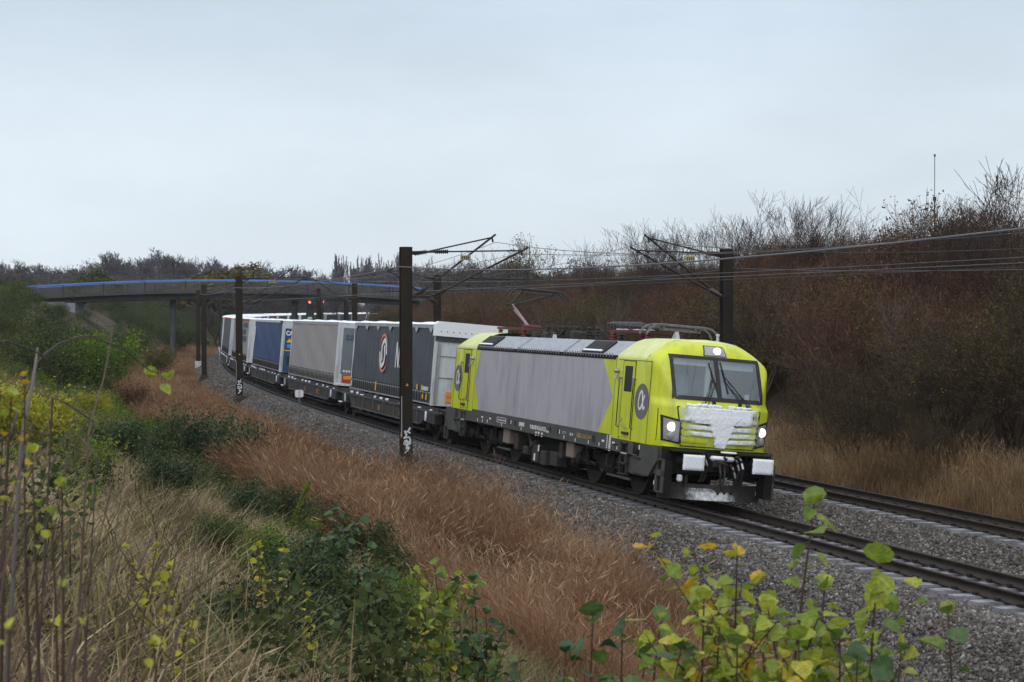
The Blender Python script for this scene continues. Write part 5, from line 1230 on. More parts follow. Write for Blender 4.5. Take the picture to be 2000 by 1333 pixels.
grass('fallen_straw', 'broken straw lying across the bank in front of the camera', g_tan, 50000, (-14, 30), (-18.5, -8.5), .45, .007, 2.2, 19, 0, .2, 8, dry=.72)
grass('tangled_bank_grass', 'olive and tan grass on the middle of the bank', g_olive, 100000, (-75, 27), (-21, -8.8), .7, .014, .45, 15, .03, .2, 14, dry=.5, dens=lambda s, n: clip01(.9 + vnoise(s / 6, n / 4, 41)))
grass('pale_far_grass', 'tall pale tan grass behind the far track', g_gold, 90000, (-60, 14), (7.2, 10.8), 1.0, .014, .12, 16, .4, .16, 16, dry=.40, hscale=lambda s, n: .55 + .5 * clip01((n - 7.2) / 1.6))
grass('plateau_grass', 'olive grass on the top of the left-hand slope', g_olive, 60000, (-230, -30), (-34, -19), .8, .04, .3, 17, .1, .25, 12, dry=.55)
grass('far_slope_grass', 'olive grass on the slope seen under the bridge', g_olive, 50000, (-420, -170), (-26, -8), .8, .05, .3, 18, 0, .3, 12, dry=.5)

# ---- shrubs: prototypes of sticks and leaves, as numpy sets
def shrub_arrays(seed, h, stems, depth=2, tilt=.5, per=3, lsize=.05, lspread=.12, kids=(2, 3), rad=.02, width=.55, low=.0, up=.1, ratio=.6, rmin=0.0):
    r = np.random.default_rng(seed); segs, tips = [], []
    for k in range(stems):
        a = r.uniform(0, 2 * PI); t = tilt * r.uniform(.2, 1.1); d = np.array([math.cos(a) * t, math.sin(a) * t, 1.]); d /= np.linalg.norm(d)
        grow(r, (math.cos(a) * .12 * h * r.uniform(0, 1), math.sin(a) * .12 * h * r.uniform(0, 1), -.1), d, h * .62 * r.uniform(.7, 1.1), rad * r.uniform(.6, 1.2), depth, segs, tips, up, kids, .7, ratio)
    sv_ = seg_mesh(segs, rmin); extra = [(s[1], None) for s in segs if s[1][2] > h * low]
    tp = tips if not low else tips + [e for e in extra if r.random() < .5]
    if per > 0:
        (lv, lf), C = leaf_cloud(r, tp, per, lspread, lsize, width); v = np.clip(.45 + .25 * vnoise(C[:, 0] * 2 + seed, C[:, 1] * 2 + C[:, 2] * 1.3, seed) + r.normal(0, .2, len(C)), 0, 1); return sv_, (lv, lf, np.repeat(v, 4))
    return sv_, None
_SHARED = {}
def shared(name, V, F, m, parent, v=None):
    k = (id(V), m.name)
    if k in _SHARED: return link(name, _SHARED[k][0], parent)
    o = np_mesh(name, V, F, m, parent, v=v); _SHARED[k] = (o.data, V); return o
def shrub(name, label, cat, arrays, stem_m, leaf_m, M, group=None, part='foliage'):
    t = tag(empty(name, M), label, cat, group)
    (sv_, sf_), lv = arrays; shared('stems', sv_, sf_, stem_m, t)
    if lv: shared(part, lv[0], lv[1], leaf_m, t, lv[2])
    return t
def place(s, n, scale=1.0, rot=0.0, dz=0.0, sz=None): return Matrix.Translation(Vector(G(s, n, dz))) @ Matrix.Rotation(rot, 4, 'Z') @ Matrix.Diagonal((scale, scale, sz or scale, 1))
def scatter(name, label, cat, protos, pts, m_stem, m_leaf, seed, kind='stuff'):
    """one mass: the object's own mesh holds the prototype bushes and the points they grow from; geometry nodes stand one bush on each point"""
    r = np.random.default_rng(seed); V_, v_, pid, Fs, mi, o = [], [], [], [], [], 0
    for k, ((a, f), lv) in enumerate(protos):
        V_.append(a); v_.append(np.repeat(r.beta(1.6, 2.2, len(a) // 6), 6)); pid.append(np.full(len(a), k)); Fs.append(f + o); mi.append(np.zeros(len(f), np.int32)); o += len(a)
        if lv: V_.append(lv[0]); v_.append(lv[2]); pid.append(np.full(len(lv[0]), k)); Fs.append(lv[1] + o); mi.append(np.ones(len(lv[1]), np.int32)); o += len(lv[0])
    P = np.array([G(s, n) for s, n, sc in pts]); m_ = len(P); sc = np.array([q[2] for q in pts])[:, None] * r.uniform(.82, 1.18, (m_, 3))
    V_ = np.concatenate(V_ + [P]); n0 = o
    me = bpy.data.meshes.new(name); me.vertices.add(len(V_)); me.vertices.foreach_set('co', V_.astype(np.float32).ravel()); F_ = np.concatenate(Fs)
    me.loops.add(F_.size); me.loops.foreach_set('vertex_index', F_.ravel().astype(np.int32)); me.polygons.add(len(F_)); me.polygons.foreach_set('loop_start', np.arange(0, F_.size, 4, dtype=np.int32)); me.polygons.foreach_set('material_index', np.concatenate(mi))
    def attr(nm, ty, key, a): q = me.attributes.new(nm, ty, 'POINT'); q.data.foreach_set(key, np.ascontiguousarray(a).ravel())
    attr('v', 'FLOAT', 'value', np.concatenate(v_ + [np.zeros(m_)]).astype(np.float32)); attr('pid', 'INT', 'value', np.concatenate(pid + [np.full(m_, -1)]).astype(np.int32))
    attr('pick', 'INT', 'value', np.concatenate([np.full(n0, -1), r.integers(0, len(protos), m_)]).astype(np.int32))
    z3 = np.zeros((n0, 3)); rot = np.zeros((m_, 3)); rot[:, 2] = r.uniform(0, 2 * PI, m_); attr('rot', 'FLOAT_VECTOR', 'vector', np.concatenate([z3, rot]).astype(np.float32)); attr('scl', 'FLOAT_VECTOR', 'vector', np.concatenate([z3, sc]).astype(np.float32))
    me.materials.append(m_stem); me.materials.append(m_leaf); me.update(calc_edges=True)
    ob = link(name, me); g = bpy.data.node_groups.new(name, 'GeometryNodeTree'); g.interface.new_socket('Geometry', in_out='INPUT', socket_type='NodeSocketGeometry'); g.interface.new_socket('Geometry', in_out='OUTPUT', socket_type='NodeSocketGeometry')
    N_, K = g.nodes.new, g.links.new; gi, go, jn = N_('NodeGroupInput'), N_('NodeGroupOutput'), N_('GeometryNodeJoinGeometry')
    def att(nm, ty): a = N_('GeometryNodeInputNamedAttribute'); a.data_type = ty; a.inputs['Name'].default_value = nm; return a.outputs['Attribute']
    def eq(sock, k): c = N_('FunctionNodeCompare'); c.data_type = 'INT'; c.operation = 'EQUAL'; K(sock, c.inputs[2]); c.inputs[3].default_value = k; return c.outputs[0]
    def part(k): sp = N_('GeometryNodeSeparateGeometry'); sp.domain = 'POINT'; K(gi.outputs[0], sp.inputs['Geometry']); K(eq(att('pid', 'INT'), k), sp.inputs['Selection']); return sp.outputs[0]
    pt = part(-1)
    for k in range(len(protos)):
        ip = N_('GeometryNodeInstanceOnPoints'); K(pt, ip.inputs['Points']); K(eq(att('pick', 'INT'), k), ip.inputs['Selection']); K(part(k), ip.inputs['Instance'])
        K(att('rot', 'FLOAT_VECTOR'), ip.inputs['Rotation']); K(att('scl', 'FLOAT_VECTOR'), ip.inputs['Scale']); K(ip.outputs[0], jn.inputs[0])
    K(jn.outputs[0], go.inputs[0]); md = ob.modifiers.new('growth', 'NODES'); md.node_group = g
    return tag(ob, label, cat, kind=kind)
r0 = np.random.default_rng(99)
PB = [shrub_arrays(100 + k, 3.2, 17, 3, .65, 2, .05, .10, (2, 3), .020, low=.1, rmin=.006) for k in range(4)]         # big bare thicket bush
pts = []
for k in range(900):
    s = r0.uniform(-215, 28); n = (r0.uniform(9.8, 25), r0.uniform(9.5, 13.5), r0.uniform(14, 22), r0.uniform(17, 23))[k % 4]; f = (.62 if n < 11.5 else .95 if n < 15 else .78) * (1 + .38 * min(1, max(0, (s + 45) / 40))) * (1 if s > -72 else .55)
    if s < -75 and n > 18: f *= .8
    pts.append((s, n, r0.uniform(.6, 1.15) * f))
for k in range(420): s = r0.uniform(-80, 30); pts.append((s, r0.uniform(18, 29), r0.uniform(.4, .75)))
for k in range(160): pts.append((r0.uniform(-230, -75), r0.uniform(18, 40), r0.uniform(.25, .5)))
ptb = [q for q in pts if vnoise(q[0] / 9, q[1] / 5, 88) > .22]; pts = [q for q in pts if vnoise(q[0] / 9, q[1] / 5, 88) <= .22]
twig_dk = foliage('dark_twig', [(0, (.020, .013, .011)), (.5, (.066, .042, .033)), (.85, (.13, .092, .074)), (1, (.26, .21, .175))], 0, .9, .12)
scatter('thicket', 'greyish brown patches of thicket among the russet bushes on the right slope', 'thicket', PB, ptb, twig_dk, lf_olive, 34)
scatter('thicket', 'dense leafless brown thicket covering the slope behind the far track', 'thicket', PB, pts, twig_red, lf_thicket, 31)
PO = [shrub_arrays(120 + k, 3.0, 9, 3, .5, 3, .075, .14, (2, 3), .016, low=.2) for k in range(3)]
for i, (px, n_, sc, lab) in enumerate(((1010, 15.5, 1.05, 'olive-leaved bush above the raised pantograph'), (1075, 13.5, 1.0, 'olive-gold bush just right of the raised pantograph'), (1165, 15, 1.1, 'olive bush below the far-side bracket arms'), (1700, 14.5, 1.25, 'large olive-leaved bush in the thicket right of the locomotive'), (1790, 13.6, 1.1, 'olive-leaved bush low in the thicket near the right edge'),
        (840, 12.0, 1.0, 'yellowish bush behind the second far-side mast'), (900, 16, .9, 'olive bush beside the trailer roof, left of the pantograph'), (1560, 13.2, .95, 'olive bush in the thicket right above the locomotive cab'))):
    s, t_ = plan_hit(px, n_); shrub('olive_shrub', lab, 'shrub', PO[i % 3], twig_m, lf_olive, place(s, n_, sc, i * 1.3), 'olive-leaved bushes in the thicket')
# left bank undergrowth
PG = [shrub_arrays(140 + k, 1.5, 9, 2, .8, 5, .085, .16, (2, 3), .012, low=.1) for k in range(4)]
pts = []
for k in range(560):
    s = r0.uniform(-330, -24); n = r0.uniform(-31, -9.8); 
    if s > -45 and n > -13: continue
    if -165 < s < -112 and -20 < n < -10 and k % 3: continue
    pts.append((s, n, r0.uniform(.6, 1.4) * (1 if n > -19 else .6) * (.55 if -165 < s < -112 and -20 < n < -10 else 1) * (1 if s > -120 else 1.25)))
scatter('undergrowth', 'tangled green and olive undergrowth covering the left slope up to the bridge', 'undergrowth', PG, pts, twig_m, lf_green, 33)

PS = [shrub_arrays(150 + k, .85, 6, 1, .5, 9, .055, .06, (2, 3), .006, low=.15) for k in range(4)]
for nm, lab, ml_, sd, thr, cnt in (('bank_weeds', 'low green leafy weeds growing through the dry grass of the near bank', lf_green, 36, .18, 360), ('yellowing_weeds', 'yellow-green leafy weeds scattered through the dry grass of the near bank', lf_bright, 37, .25, 330)):
    pts = []
    for k in range(cnt):
        s = r0.uniform(-40, 27); n = r0.uniform(-18.5, -8.4)
        if s > 4 and n > -13.2: continue
        if vnoise(s / 4.5, n / 2.6, sd) > thr: pts.append((s, n, r0.uniform(.55, 1.25)))
    scatter(nm, lab, 'weeds', PS, pts, stem_b, ml_, sd)
# ---- bushes one can tell apart on the left bank
PM = [shrub_arrays(160 + k, 1.6, 12, 2, .7, 12, .075, .14, (2, 3), .012, low=.1) for k in range(3)]
PD = [shrub_arrays(170 + k, 1.3, 11, 2, .65, 9, .07, .11, (2, 3), .010, low=.15) for k in range(3)]
def bush(px, py, hpx, proto, m_leaf, lab, i, cat='shrub', grp='bushes on the near bank', h0=1.5, wide=1.0, name='leafy_shrub'):
    s, n, t_ = on_ground(px, py); h = hpx / 3265.2 * t_ * (1.35 if t_ < 22 else 1.0); sc = h / h0
    return shrub(name, lab, cat, proto, stem_b, m_leaf, place(s, n, sc * wide, i * 1.9, 0, sc), grp)
BUSH = [(205, 800, 120, PM[0], lf_bright, 'bright green bush halfway up the left bank, below the bridge column'), (150, 760, 95, PM[1], lf_green, 'dark green bush left of the bright green one on the bank'), (75, 740, 85, PM[2], lf_green, 'dark hawthorn bush at the left edge of the bank'),
        (178, 835, 65, PM[1], lf_yel, 'round lemon-yellow bush on the left bank'), (425, 940, 130, PD[0], lf_dark, 'dark green bush with round leaves in front of the russet grass'), (370, 935, 115, PD[1], lf_dark, 'dark green bush left of the round-leaved one'), (300, 930, 100, PD[2], lf_green, 'loose green bush on the bank behind bare stems'),
        (240, 930, 95, PD[1], lf_dark, 'dark thorny bush amid the dry grass'), (560, 1060, 100, PD[1], lf_green, 'green bush with a bright arching shoot, centre-left of the bank'), (640, 1080, 110, PD[0], lf_dark, 'dark glossy bush with long leaves below the russet grass'), (480, 1050, 95, PD[2], lf_dark, 'low dark bush left of the bright arching shoot'), (710, 1130, 110, PD[2], lf_green, 'green bush before the gap in the russet grass'), (620, 1230, 130, PD[0], lf_dark, 'large dark green bramble near the bottom of the bank'),
        (690, 1330, 150, PD[1], lf_green, 'mid green bush at the bottom edge, left of the tall-stemmed saplings'), (560, 1345, 130, PD[2], lf_dark, 'dark bramble at the bottom edge of the picture'), (110, 640, 40, PM[0], lf_green, 'bush on the crest by the left end of the bridge'), (330, 850, 60, PM[2], lf_thicket, 'brown leafless bush at the edge of the russet grass'), (270, 830, 75, PM[1], lf_thicket, 'brown bush right of the lemon-yellow one'), (340, 700, 60, PM[0], lf_green, 'green bush beside the bridge column'), (780, 1260, 90, PD[1], lf_bright, 'yellow-green low bush beside the tall-stemmed saplings'), (40, 860, 85, PM[2], lf_yel, 'yellow-leaved bush at the left edge among bare stems'), (22, 925, 130, PD[0], lf_yel, 'lemon-leaved bush at the left edge beside the pale stick'), (105, 900, 95, PD[2], lf_bright, 'lime bush among bare stalks right of the lemon-leaved one'),
        (35, 590, 30, PM[0], lf_olive, 'olive bush on the crest at the far left'), (75, 598, 26, PM[1], lf_green, 'small bush on the crest before the end of the bridge'), (250, 720, 70, PM[0], lf_green, 'green bush on the slope left of the bridge column'), (300, 745, 60, PM[2], lf_olive, 'olive bush on the slope below the bridge column'), (190, 905, 80, PD[0], lf_green, 'dull green bush among bare stalks above the dry grass'), (330, 1010, 110, PD[2], lf_dark, 'dark thorn bush in the middle of the dry grass'), (120, 930, 90, PD[1], lf_olive, 'olive bush behind the bare stalks'),
        (415, 1100, 70, PD[0], lf_green, 'small green bush in the dry grass below the round-leaved bush'), (520, 1150, 80, PD[1], lf_bright, 'light green bush under the hanging yellow shoots'), (450, 1290, 90, PD[2], lf_dark, 'dark bush at the bottom, left of the brambles'), (760, 1160, 90, PD[1], lf_green, 'green bush beside the yellow-tipped sapling'), (610, 1130, 90, PD[0], lf_dark, 'dark bush between the glossy bush and the bramble')]
for i, (px, py, hp, pr, ml_, lab) in enumerate(BUSH): bush(px, py, hp, pr, ml_, lab, i, h0=1.6 if any(pr is q for q in PM) else 1.3)

# ---- trees
def tree_arrays(seed, h, depth=4, spread=.6, up=.14, trunk=.28, rad=.10, kids=(2, 3), ratio=.68, per=0, lsize=.08, clumps=1, narrow=1.0, rmin=.0, wob=.16):
    r = np.random.default_rng(seed); segs, tips, tr_ = [], [], []
    for c in range(clumps):
        p = np.array([r.normal(0, .15 * (clumps > 1)), r.normal(0, .15 * (clumps > 1)), -.3]); d = np.array([r.normal(0, .12), r.normal(0, .12), 1.]); d /= np.linalg.norm(d)
        H = h * trunk; q = rad
        for i in range(3):
            n = p + d * (H + .3) / 3; tr_.append((p, n, q, q * .88)); p, q = n, q * .88; d = d + r.normal(0, .06, 3); d /= np.linalg.norm(d)
        for k in range(r.integers(4, 6) if clumps == 1 else r.integers(2, 4)):
            a = r.uniform(0, 2 * PI); t = spread * r.uniform(.3, 1.15); e = np.array([math.cos(a) * t, math.sin(a) * t, 1.]); e /= np.linalg.norm(e)
            grow(r, p - d * H * r.uniform(0, .25), e, h * .34 * r.uniform(.8, 1.1), q * .62, depth - 1, segs, tips, up, kids, .62, ratio, wob)
    sc = np.array([narrow, narrow, 1.]); top = max(s[1][2] for s in segs); sc = sc * (h / top)
    segs = [(a * sc, b * sc, c, d_) for a, b, c, d_ in segs]; tr_ = [(a * sc, b * sc, c, d_) for a, b, c, d_ in tr_]; tips = [(a * sc, b) for a, b in tips]
    lv = None
    if per:
        (v_, f_), C = leaf_cloud(r, tips, per, .12, lsize); lv = (v_, f_, np.repeat(np.clip(.5 + r.normal(0, .25, len(C)), 0, 1), 4))
    return seg_mesh(tr_), seg_mesh(segs, rmin), lv
def tree(name, label, arrays, M, tm, cm_, lm=None, group=None):
    t = tag(empty(name, M), label, 'tree', group); (a, b), (c, d), lv = arrays
    shared('trunk', a, b, tm, t); cr_ = shared('crown', c, d, cm_, t)
    if lv: shared('leaves', lv[0], lv[1], lm, cr_, lv[2])
    return t
def tree_at(name, lab, arr, px, n_, ytop, h0, tm, cm_, lm=None, grp=None, rot=0.0):
    s, t_ = plan_hit(px, n_); zt = 4.507 + (612.5 - ytop) / 3265.2 * t_; gz = float(G(s, n_)[2]); sc = max(.3, (zt - gz) / h0)
    return tree(name, lab, arr, place(s, n_, sc, rot), tm, cm_, lm, grp)
BT = [tree_arrays(200 + k, 6.0, 5 if k < 3 else 4, .62, .09, .16, .10, kids=(1, 3), per=0, clumps=1 + k % 3, rmin=.0065, wob=.09, ratio=.72) for k in range(6)]
LT = tree_arrays(230, 6.0, 4, .45, .16, .25, .08, per=2, lsize=.13, clumps=3, rmin=.007)
SK = [(1255, 17, 425, 0, 'spreading bare tree behind the tip of the far-side bracket'), (1325, 17, 436, 1, 'low bare tree left of the far-side mast top'), (1385, 18, 418, 3, 'bare sapling just above the far-side mast'), (1430, 18, 395, 2, 'many-stemmed bare tree right of the far-side mast'), (1478, 19, 402, 4, 'thin bare tree with crossing branches'), (1530, 18, 372, 0, 'wide bare tree over the thicket, right of the cab'),
      (1590, 19, 385, 5, 'bare tree with slanting limbs on the skyline'), (1640, 20, 362, 4, 'wispy bare tree with a few dots of leaf'), (1745, 19, 415, 3, 'small bare tree left of the leafy one'), (1870, 18, 372, 1, 'bare shrubby tree beside the whip aerial'), (1930, 18, 395, 2, 'bare tree between the leafy tree and the big one'), (1990, 15, 292, 1, 'big dark bare tree at the right edge'), (1150, 17, 462, 5, 'low bushy tree right of the pantograph head'), (1200, 18, 470, 3, 'small twiggy tree on the crest'), (960, 18, 470, 4, 'thin bare tree behind the nearest bracket tips'), (900, 19, 500, 1, 'bare tree behind the top of the nearest mast')]
for i, (px, n_, yt, k, lab) in enumerate(SK): tree_at('bare_tree', lab, BT[k], px, n_, yt, 6.0, bark, twig_m, None, 'bare trees on the skyline of the right slope', i * 2.1)
tree_at('leafy_tree', 'tree still holding dark leaves, below the whip aerial', LT, 1815, 17, 365, 6.0, bark, twig_m, lf_thicket, None, .4)
tree_at('leafy_tree', 'small dark-leaved tree above the nearest bracket', LT, 1040, 18, 452, 6.0, bark, twig_m, lf_olive, None, 2.0)
for i, (px, n_, yt, k, lab) in enumerate(((1960, 16, 335, 4, 'tall slender bare tree next to the big one at the right edge'), (1900, 16, 388, 0, 'bare tree leaning behind the high wires near the right edge'), (1700, 18, 430, 2, 'low bare tree between the wispy tree and the leafy one'), (1285, 19, 450, 2, 'low bare tree behind the far-side bracket'))): tree_at('bare_tree', lab, BT[k], px, n_, yt, 6.0, bark, twig_m, None, 'bare trees on the skyline of the right slope', 40 + i)
pale = mat('pale_bark', (.135, .105, .090), .95, var=.35, scale=2, spec=.1)
for i, (px, n_, yt, k, lab) in enumerate(((1215, 12.6, 560, 5, 'pale sapling with forked limbs in the thicket right of the pantograph'), (1500, 12.4, 520, 3, 'pale-limbed small tree above the windscreen in the thicket'), (1625, 12.2, 590, 4, 'pale bare bush low in the thicket right of the cab'), (1760, 12.6, 560, 5, 'pale branching tree in the thicket under the olive bush'), (1880, 12.0, 620, 3, 'pale bare bush near the right edge above the dry grass'), (1960, 12.8, 560, 4, 'pale forked tree in the thicket at the right edge'), (1110, 13.0, 540, 3, 'pale thin tree in the thicket over the roof insulators'))): tree_at('bare_tree', lab, BT[k], px, n_, yt, 6.0, pale, pale, None, 'pale young trees inside the thicket', 60 + i)
s, t_ = plan_hit(1832, 30); z1 = 4.507 + (612.5 - 305) / 3265.2 * t_; P = G(s, 30); mb = MB(); mb.tube([(0, 0, 0), (0, 0, z1 - P[2] - 2.2)], .035, 6); mb.tube([(0, 0, z1 - P[2] - 2.2), (0, 0, z1 - P[2])], .018, 6); mb.lathe((0, 0, z1 - P[2]), 2, [(-.06, .05), (.06, .05)], 8); mb.lathe((0, 0, z1 - P[2] - 2.2), 2, [(-.1, .09), (.1, .09)], 8)
o = tag(mb.build('aerial_mast', wire_d), 'thin whip aerial rising above the leafy tree', 'aerial'); o.matrix_world = Matrix.Translation(Vector(P))

# distant wood beyond the bridge
DT = [tree_arrays(260 + k, 11.0, 5, .6, .10, .22, .20, kids=(2, 4), rmin=.032) for k in range(4)]
PT = [tree_arrays(280 + k, 11.0, 4, .16, .30, .08, .12, kids=(2, 3), narrow=.34, clumps=4, rmin=.04) for k in range(2)]
def far_tree(name, lab, arr, px, ytop, depth, h0, cm_, grp, rot, lm=None, wid=1.0):
    P = toward(px, 612.5, depth); s, n = to_sn(P); zb = float(ground_z(s[0], n[0])) + float(np.interp(s[0], _S, _G)); zt = 4.507 + (612.5 - ytop) / 3265.2 * depth; sc = (zt - zb) / h0
    M = Matrix.Translation((P[0], P[1], zb)) @ Matrix.Rotation(rot, 4, 'Z') @ Matrix.Diagonal((sc * wid, sc * wid, sc, 1)); return tree(name, lab, arr, M, cm_, cm_, lm, grp)
FT = [(-12, 500), (25, 505), (62, 512), (98, 515), (138, 520), (170, 508), (205, 487), (238, 500), (268, 496), (305, 482), (335, 494), (362, 497), (398, 503), (425, 500), (482, 512), (512, 505), (542, 508), (588, 520), (622, 520), (655, 524), (722, 512), (742, 512), (830, 515), (870, 510)]
WH = ['at the left edge, low and broad', 'second from the left edge', 'beside the left end of the handrail', 'above the bridge abutment', 'in the dip left of the tall group', 'left of the green bush behind the bridge', 'with a rounded crown above the green bush', 'right of the rounded crown', 'in the middle of the tall group', 'tallest of the wood, above the bridge column', 'just right of the tallest', 'with pale gaps, right of the bridge column', 'thin, above the distant masts', 'wispy, above the yellow-green tree', 'right of the second mast top', 'behind the second mast bracket', 'right of the second mast bracket', 'low, above the handrail', 'low, left of the first poplar', 'round, below the first poplar', 'below the third poplar', 'round, between the middle poplars', 'right of the nearest mast', 'behind the nearest mast bracket']
for i, ((px, yt), wh) in enumerate(zip(FT, WH)): far_tree('distant_tree', 'hazy bare tree of the distant wood, ' + wh, DT[i % 4], px, yt, 300 + 37 * (i * 7 % 5) / 4, 11.0, twig_hazed, 'bare trees of the distant wood', i * 1.7, None, 1.15)
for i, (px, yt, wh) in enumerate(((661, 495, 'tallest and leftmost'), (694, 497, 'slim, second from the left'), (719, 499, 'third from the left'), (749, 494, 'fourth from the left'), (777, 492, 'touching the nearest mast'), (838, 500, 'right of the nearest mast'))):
    far_tree('poplar_tree', 'narrow bare poplar over the right half of the bridge, ' + wh, PT[i % 2], px, yt, 400, 11.0, twig_hazed, 'row of bare poplars', i * 1.1)
far_tree('leafy_tree', 'dark green tree just behind the left part of the bridge', tree_arrays(301, 8, 4, .6, .1, .15, .1, per=14, lsize=.4), 190, 526, 215, 8.0, bark, None, .3, lf_green, 1.5)
far_tree('leafy_tree', 'rounded yellow-green tree behind the bridge by the second mast', tree_arrays(302, 8, 4, .6, .1, .15, .1, per=14, lsize=.4), 432, 521, 230, 8.0, bark, None, 1.3, lf_olive, 1.6)
far_tree('leafy_tree', 'thin yellowish tree above the bridge, right of the second mast', tree_arrays(303, 8, 4, .4, .14, .2, .1, per=4, lsize=.3), 507, 512, 260, 8.0, bark, None, 2.3, lf_olive, 1.0)
PF = [shrub_arrays(320 + k, 5.0, 14, 3, .7, 3, .30, .5, (2, 3), .05, low=.2) for k in range(3)]
pts = []
for k in range(300):
    P = toward(r0.uniform(-150, 1150), 612, r0.uniform(265, 420)); s, n = to_sn(P); pts.append((float(s[0]), float(n[0]), r0.uniform(.6, 1.15)))
pts = [p_ for p_ in pts if abs(p_[1] - 2) > 14]
scatter('distant_wood', 'hazy belt of bare brushwood far behind the bridge', 'woodland', PF, pts, twig_hazed, lf_hazed, 35)

# ---- saplings close to the camera, with real leaf blades
def leaf_template(nl=7, nw=3):
    """ovate toothed blade: points (along, across), built once"""
    V_, LU = [], []
    for i in range(nl + 1):
        t = i / nl; w = (math.sin(PI * min(1, t * 1.02) ** .72)) ** .8 * .46 if 0 < t < 1 else .0
        for j in range(-nw, nw + 1):
            u = j / nw; tooth = .03 * ((i % 2) * 2 - 1) * (abs(j) == nw); V_.append((t, u * (w + (tooth if w > .1 else 0)))); LU.append((u, t))
    c = 2 * nw + 1; F_ = [(i * c + j, (i + 1) * c + j, (i + 1) * c + j + 1, i * c + j + 1) for i in range(nl) for j in range(c - 1)]
    return np.array(V_), np.array(LU), np.array(F_)
LTV, LTU, LTF = leaf_template()
def big_leaf_mat(name, stops, trans=.35):
    m = foliage(name, stops, trans, .45); t = m.node_tree; b = t.nodes['Principled BSDF']; b.inputs['Specular IOR Level'].default_value = .45
    a = t.nodes.new('ShaderNodeAttribute'); a.attribute_name = 'vein'
    bp = t.nodes.new('ShaderNodeBump'); bp.inputs['Strength'].default_value = .25; bp.inputs['Distance'].default_value = .003
    sn_ = t.nodes.new('ShaderNodeMath'); sn_.operation = 'SINE'; ab = t.nodes.new('ShaderNodeMath'); ab.operation = 'MULTIPLY'; ab.inputs[1].default_value = 42.0
    t.links.new(a.outputs['Fac'], ab.inputs[0]); t.links.new(ab.outputs[0], sn_.inputs[0]); t.links.new(sn_.outputs[0], bp.inputs['Height']); t.links.new(bp.outputs[0], b.inputs['Normal'])
    src = b.inputs['Base Color'].links[0].from_socket; pw = t.nodes.new('ShaderNodeMapRange'); pw.inputs['From Min'].default_value = .55; pw.inputs['From Max'].default_value = 1.0; pw.inputs['To Min'].default_value = 1.0; pw.inputs['To Max'].default_value = 1.35; t.links.new(sn_.outputs[0], pw.inputs['Value'])
    nz = t.nodes.new('ShaderNodeTexNoise'); nz.inputs['Scale'].default_value = 55; nz.inputs['Detail'].default_value = 5; co = t.nodes.new('ShaderNodeTexCoord'); t.links.new(co.outputs['Object'], nz.inputs['Vector'])
    mr = t.nodes.new('ShaderNodeMapRange'); mr.inputs['From Min'].default_value = .3; mr.inputs['From Max'].default_value = .72; mr.inputs['To Min'].default_value = .62; mr.inputs['To Max'].default_value = 1.22; t.links.new(nz.outputs['Fac'], mr.inputs['Value'])
    m2 = t.nodes.new('ShaderNodeMath'); m2.operation = 'MULTIPLY'; t.links.new(pw.outputs[0], m2.inputs[0]); t.links.new(mr.outputs[0], m2.inputs[1]); vs_ = t.nodes.new('ShaderNodeVectorMath'); vs_.operation = 'SCALE'; t.links.new(src, vs_.inputs[0]); t.links.new(m2.outputs[0], vs_.inputs['Scale']); t.links.new(vs_.outputs[0], b.inputs['Base Color'])
    for nd in t.nodes:
        if nd.type == 'BSDF_TRANSLUCENT': t.links.new(vs_.outputs[0], nd.inputs[0])
    return m
bl_yel = big_leaf_mat('sapling_leaf_lime', [(0, (.075, .14, .026)), (.35, (.18, .26, .036)), (.7, (.36, .41, .05)), (.94, (.50, .47, .06)), (1, (.58, .38, .03))], .42)
bl_grn = big_leaf_mat('sapling_leaf_green', [(0, (.022, .058, .026)), (.4, (.055, .115, .040)), (.75, (.14, .20, .04)), (1, (.36, .36, .05))], .35)
def blades(name, C, A, Up, size, v, m, parent, r, curl=.25):
    n = len(C); B = unit(np.cross(Up, A)); Nn = np.cross(A, B); cu = r.normal(curl * 1.5, .28, n); fo = r.uniform(.05, .55, n); tw_ = r.normal(0, .25, n)
    x = LTV[None, :, 0]; y = LTV[None, :, 1]; up_ = np.abs(y) * fo[:, None] * 1.2 - cu[:, None] * x ** 2 * .6 + .016 * np.sin(x * 21 + np.sign(y) * 2) + tw_[:, None] * x * y + .03 * np.sin(x * 6 + cu[:, None] * 20)
    P = C[:, None] + (A[:, None] * x[..., None] + B[:, None] * y[..., None] + Nn[:, None] * up_[..., None]) * size[:, None, None]; k = len(LTV)
    o = np_mesh(name, P.reshape(-1, 3), ((np.arange(n) * k)[:, None, None] + LTF[None]).reshape(-1, 4), m, parent, v=np.repeat(v, k), smooth=True)
    at = o.data.attributes.new('vein', 'FLOAT', 'POINT'); at.data.foreach_set('value', np.tile(LTU[:, 1] - .32 * np.abs(LTU[:, 0]), n).astype(np.float32)); return o
